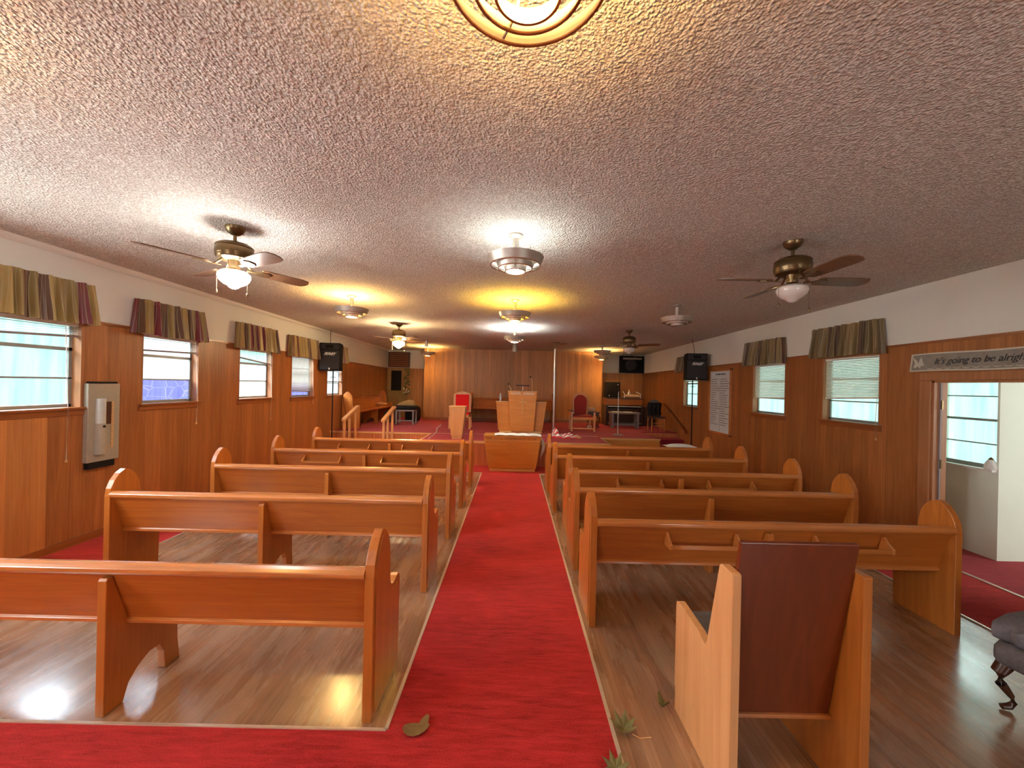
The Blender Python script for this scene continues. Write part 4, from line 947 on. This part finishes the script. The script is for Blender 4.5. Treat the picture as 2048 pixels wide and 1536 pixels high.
# support pole
t = thing('support_pole', 'tall slim chrome pole reaching from the stage floor to a plate on the ceiling', 'pole', (1.03, 9.85, ST))
zc = CZ(9.85) - ST
MB().tube([(-0.0, 0, 0.01), (0.0, 0, zc - 0.16)], 0.026, 14).build('tube', 'chrome', t)
MB().tube([(0, 0, zc - 0.17), (0, 0, zc - 0.03)], 0.012, 10).build('screw_jack', 'bronze', t)
MB().box(-0.10, 0.12, -0.05, 0.05, zc - 0.02, zc - 0.001).build('head_plate', 'darkwood', t)
MB().box(-0.10, 0.30, -0.09, 0.09, zc - 0.03, zc - 0.02).build('pad', 'tan', t)
MB().lathe([(0, 0), (0.045, 0), (0.03, 0.02), (0.022, 0.05), (0, 0.05)], seg=16).build('foot', 'cloth_w', t)
# flag heap
def heap(u, v):
    x = u * 0.62; y = -0.16 + 0.32 * v + 0.03 * math.sin(9 * u); b = math.sin(PI * min(1, max(0, v))) * (0.05 + 0.14 * math.exp(-((u - 0.15) / 0.14) ** 2) + 0.07 * math.exp(-((u - 0.6) / 0.15) ** 2))
    return (x, y, 0.006 + b * (0.8 + 0.3 * math.sin(23 * u + 8 * v)))
fl_ = thing('flag', 'crumpled red and white striped flag with gold fringe lying on the stage', 'flag', (0.86, 8.62, ST))
MB().grid(heap, 50, 14).build('cloth', 'flag', fl_)
MB().grid(lambda u, v: (0.42 + 0.24 * u, -0.12 + 0.22 * v, 0.012 + 0.05 * math.sin(PI * v) * (1.1 - u) * (1 + 0.3 * math.sin(20 * u))), 20, 10).build('fringe', 'gold', fl_)
# white cord
tag(MB().tube([(-1.98, 10.6, ST + 0.006), (-1.93, 9.8, ST + 0.006), (-1.82, 9.2, ST + 0.006), (-1.76, 8.6, ST + 0.006), (-1.74, 7.95, ST + 0.008)], 0.009, 6).build('cord', 'cloth_w'), 'loose white cord lying across the stage carpet left of the lectern', 'cord')

# organ
t = thing('organ', 'dark wooden electric organ against the far wall in the right recess', 'organ', (3.33, 11.55, ST))
MB().box(-0.55, 0.55, 0.05, 0.5, 0.62, 0.80).build('console', 'pew', t, bevel=0.008)
MB().box(-0.56, 0.56, 0.0, 0.5, 0.80, 0.83).build('top', 'darkwood', t, bevel=0.004)
MB().box(-0.50, 0.50, 0.2, 0.5, 0.08, 0.62).build('lower_panel', 'darkwood', t)
for a, b in ((-0.56, -0.51), (0.51, 0.56)): MB().box(a, b, -0.02, 0.5, 0, 0.62).build('leg', 'darkwood', t)
MB().box(-0.5, 0.5, -0.05, 0.2, 0.52, 0.57).build('keyboard', 'black', t)
MB().box(-0.48, 0.48, -0.06, 0.08, 0.57, 0.583).build('keys', 'cloth_w', t)
MB().box(-0.5, 0.5, -0.02, 0.2, 0.05, 0.09).build('pedals', 'greytable', t)
t2 = thing('cabinet', 'dark low cabinet tucked between the organ and the right wall', 'cabinet', (4.06, 11.6, ST))
MB().box(-0.13, 0.16, 0, 0.45, 0, 0.58).build('body', 'darkwood', t2); MB().box(-0.145, 0.175, -0.015, 0.46, 0.58, 0.61).build('top', 'pew', t2)
t = thing('amplifier', 'black speaker cabinet standing on the left end of the organ', 'loudspeaker', (3.05, 11.75, ST + 0.83))
MB().box(-0.23, 0.20, 0, 0.28, 0, 0.48).build('case', 'black', t, bevel=0.02, seg=3); MB().box(-0.19, 0.16, -0.008, 0.001, 0.04, 0.44).build('grille', 'black', t)
for p in ((0.12, 0.40), (-0.14, 0.06)): MB().ball((p[0], -0.012, p[1]), 0.016).build('corner_knob', 'chrome', t)
t = thing('desk_rack', 'small white wire tray holding odds and ends on top of the organ', 'tray', (3.60, 11.7, ST + 0.83))
f_ = MB()
for s in (-1, 1): f_.tube([(s * 0.24, -0.02, 0.0), (s * 0.24, -0.02, 0.13), (s * 0.20 - 0.06, 0.1, 0.19)], 0.011, 6)
f_.tube([(-0.24, -0.02, 0.06), (0.24, -0.02, 0.06)], 0.010, 6); f_.box(-0.23, 0.23, 0.0, 0.16, 0.05, 0.062)
f_.build('wire_frame', 'cloth_w', t)
MB().box(-0.2, 0.2, 0.01, 0.15, 0.066, 0.11).build('papers', 'edge', t)
fig = thing('figurine', 'little pale figurine among the odds and ends on the organ', 'figurine', (3.52, 11.76, ST + 0.941))
MB().lathe([(0, 0), (0.05, 0), (0.045, 0.03), (0.02, 0.08), (0.015, 0.10), (0, 0.10)], seg=14).build('body', 'cloth_w', fig); MB().ball((0, 0, 0.125), 0.028).build('head', 'edge', fig)
t = thing('piano_bench', 'dark wooden bench with papers in front of the organ', 'bench', (3.17, 10.85, ST))
MB().box(-0.42, 0.42, 0, 0.33, 0.40, 0.445).build('seat', 'greytable', t, bevel=0.008)
for s in (-1, 1): MB().box(s * 0.36 - 0.03, s * 0.36 + 0.03, 0.03, 0.30, 0, 0.40).build('leg', 'greytable', t)
MB().box(-0.33, 0.33, 0.14, 0.18, 0.06, 0.12).build('stretcher', 'greytable', t)
for i, (x, z) in enumerate(((-0.22, 0.0), (0.1, 0.0))): tag(MB().box(-0.13, 0.13, -0.1, 0.1, 0, 0.006).build('sheet_music', 'cloth_w', None, (3.17 + x, 11.02, ST + 0.447)), ('loose pale papers on the left end of the organ bench', 'loose pale papers near the middle of the organ bench')[i], 'papers', 'papers on the organ bench')
t = thing('microphone_stand', 'thin grey microphone stand with round base in front of the organ bench', 'microphone stand', (2.53, 9.3, ST))
MB().lathe([(0, 0), (0.13, 0), (0.125, 0.012), (0.03, 0.022), (0, 0.03)], seg=24).build('base', 'greytable', t)
MB().tube([(0, 0, 0.01), (0, 0, 0.62)], 0.013, 8).build('tube', 'metal', t); MB().tube([(0, 0, 0.6), (0.0, 0, 1.06)], 0.009, 8).build('upper_tube', 'metal', t); MB().tube([(0, 0, 1.05), (-0.005, -0.02, 1.12)], 0.014, 8).build('clip', 'black', t)
# chair with dark jacket
t = thing('chair', 'dark arched-back chair draped with black clothing by the right wall', 'chair', (3.86, 10.25, ST))
a = [(-0.19, 0.38), (-0.20, 0.62)] + [(0.2 * math.cos(q), 0.62 + 0.22 * math.sin(q)) for q in [PI - PI * i / 10 for i in range(11)]] + [(0.20, 0.62), (0.19, 0.38)]
MB().prism(a, 0.33, 0.36, 'y').build('backrest', 'darkwood', t, bevel=0.006)
MB().box(-0.2, 0.2, -0.02, 0.34, 0.34, 0.38).build('seat', 'darkwood', t, bevel=0.006)
for x in (-0.17, 0.17):
    for y in (0.0, 0.31): MB().tube([(x, y, 0), (x * 0.95, y, 0.35)], [0.014, 0.02], 8).build('leg', 'pew_v', t)
MB().tube([(-0.17, 0.0, 0.15), (0.17, 0, 0.15)], 0.01, 6).tube([(-0.17, 0.0, 0.22), (0.17, 0, 0.22)], 0.01, 6).build('stretcher', 'pew_v', t)
jk = MB().grid(lambda u, v: (-0.18 + 0.36 * u + 0.012 * math.sin(9 * v), 0.31 - 0.03 * math.sin(3 * PI * u) ** 2 - 0.02, 0.75 - 0.34 * v), 24, 10)
jk.grid(lambda u, v: (-0.18 + 0.36 * u + 0.012 * math.sin(9 * v), 0.318, 0.75 - 0.34 * v), 24, 10)
tag(jk.build('jacket', 'black', None, (3.86, 10.25, ST + 0.0)), 'black jacket hung over the back of the chair by the right wall', 'jacket')
# left corner: table with bag, dark bundle
t = thing('side_table', 'low grey table in the back left corner with a dark cloth on top', 'table', (-2.98, 10.55, ST))
MB().box(-0.25, 0.25, 0, 0.36, 0.36, 0.40).build('tabletop', 'greytable', t)
for x in (-0.23, 0.23):
    for y in (0.02, 0.34): MB().box(x - 0.02, x + 0.02, y - 0.02, y + 0.02, 0, 0.36).build('leg', 'greytable', t)
MB().box(-0.23, 0.23, 0.01, 0.03, 0.09, 0.12).build('stretcher', 'greytable', t)
tag(cush(-0.34, 0.30, -0.02, 0.38, 0.0, 0.12, 0.02).build('folded_cloth', 'black', None, (-2.98, 10.55, ST + 0.401)), 'dark folded cloth heaped on the low grey table', 'cloth')
tag(MB().grid(lambda u, v: (-0.24 + 0.48 * u, 0.05 + 0.24 * v, 0.01 + math.sin(PI * v) ** 0.6 * (0.06 + 0.09 * min(1, u * 1.5)) * (math.sin(PI * min(1, max(0, u))) ** 0.18 if 0 < u < 1 else 0)), 24, 12).build('bag', 'tan', None, (-2.98, 10.57, ST + 0.515)), 'tan duffel bag slumped on the dark cloth in the back left corner', 'bag')
tag(cush(-0.2, 0.2, 0, 0.4, 0, 0.45, 0.03).build('bundle', 'black', None, (-3.0, 11.3, ST)), 'black bundle stowed on the floor behind the low grey table', 'bundle')
tag(cush(-0.17, 0.17, 0, 0.3, 0, 0.34, 0.04).build('bundle', 'grille', None, (-3.5, 10.9, ST)), 'dark bag on the floor left of the low grey table', 'bag')
tag(MB().grid(lambda u, v: (-0.3 + 0.6 * u, 0.02 + 0.2 * v, 0.0 + 0.95 * (1 - v) * (0.75 + 0.25 * math.sin(2 + 3 * u)) + 0.02 * math.sin(18 * u)), 20, 12).build('draped_sheet', 'tan', None, (-3.72, 12.3, ST + 0.005)), 'tan sheet draped over something below the far left door', 'cloth')
# far left door with window, dark boards above, right exhaust box
d_ = struct(MB().box(-4.19, -3.56, YF - 0.05, YF, ST, zb - 0.01).build('door_2', 'tan'))
MB().box(-4.07, -3.73, YF - 0.055, YF - 0.045, 1.38, 2.04).build('door_pane', 'black', d_)
MB().box(-4.10, -3.70, YF - 0.06, YF - 0.05, 1.34, 1.38).box(-4.10, -3.70, YF - 0.06, YF - 0.05, 2.04, 2.08).box(-4.10, -4.07, YF - 0.06, YF - 0.05, 1.38, 2.04).box(-3.73, -3.70, YF - 0.06, YF - 0.05, 1.38, 2.04).build('door_pane_frame', 'tan', d_)
t = thing('vent_cover', 'dark brown panel high up in the far left corner above the door', 'panel', (-3.83, YF + 0.01, zb + 0.03))
MB().box(-0.34, 0.36, -0.10, 0, 0, 0.50).build('board', 'darkwood', t)
lv = MB()
for i in range(7): lv.box(-0.3, 0.32, -0.108, -0.1, 0.04 + i * 0.065, 0.075 + i * 0.065)
lv.build('louver', 'trimw', t)
t = thing('flower_garland', 'faded artificial flowers trailing down the edge of the far left door', 'flowers', (-3.52, 12.7, 1.5))
gr = MB(); rnd = random.Random(2)
for i in range(34):
    z = rnd.uniform(-0.25, 0.62); gr.ball((rnd.uniform(-0.09, 0.09), rnd.uniform(-0.06, 0.0), z), rnd.uniform(0.02, 0.045), 1, 8, 6)
gr.build('foliage', 'leaf', t)
gr = MB()
for i in range(8): gr.ball((rnd.uniform(-0.1, 0.08), -0.09, rnd.uniform(-0.2, 0.1)), 0.022, 1, 8, 6)
gr.build('blossoms', 'cloth_w', t)
t = thing('exhaust_fan', 'dark box fan mounted high in the far right corner', 'fan', (3.85, YF + 0.01, zb + 0.01))
fr_ = MB().box(-0.37, -0.33, -0.14, 0, 0, 0.56).box(0.36, 0.40, -0.14, 0, 0, 0.56).box(-0.37, 0.40, -0.14, 0, 0, 0.03).box(-0.37, 0.40, -0.14, 0, 0.53, 0.56).box(-0.33, 0.36, -0.02, -0.012, 0.03, 0.53)
fr_.build('housing', 'black', t)
MB().tube([(0, -0.13, 0.26), (0, -0.03, 0.26)], 0.17, 28).build('motor', 'grille', t)
MB().box(-0.28, 0.34, -0.145, -0.13, 0.44, 0.50).build('label_strip', 'heater', t)
# white cloth on a stool beside the right pews
t = thing('stool', 'low dark stool just beyond the farthest right pew', 'stool', (2.95, 6.75, 0))
MB().box(-0.27, 0.27, -0.15, 0.15, 0.56, 0.60).build('seat', 'darkwood', t)
for x in (-0.24, 0.24):
    for y in (-0.12, 0.12): MB().box(x - 0.02, x + 0.02, y - 0.02, y + 0.02, 0, 0.56).build('leg', 'darkwood', t)
MB().box(-0.22, 0.2, -0.1, 0.1, 0.60, 0.62).build('red_cushion', 'red_dark', t)
tag(MB().grid(lambda u, v: (-0.25 + 0.5 * u, -0.15 + 0.3 * v, 0.012 + 0.05 * math.sin(PI * u) ** 0.5 * (0.7 + 0.3 * math.sin(4 * PI * v)) * (1 if 0 < v < 1 else 0.2)), 24, 10).build('folded_cloth', 'cloth_w', None, (2.93, 6.74, 0.625)), 'white folded cloth on the stool beyond the farthest right pew', 'cloth')
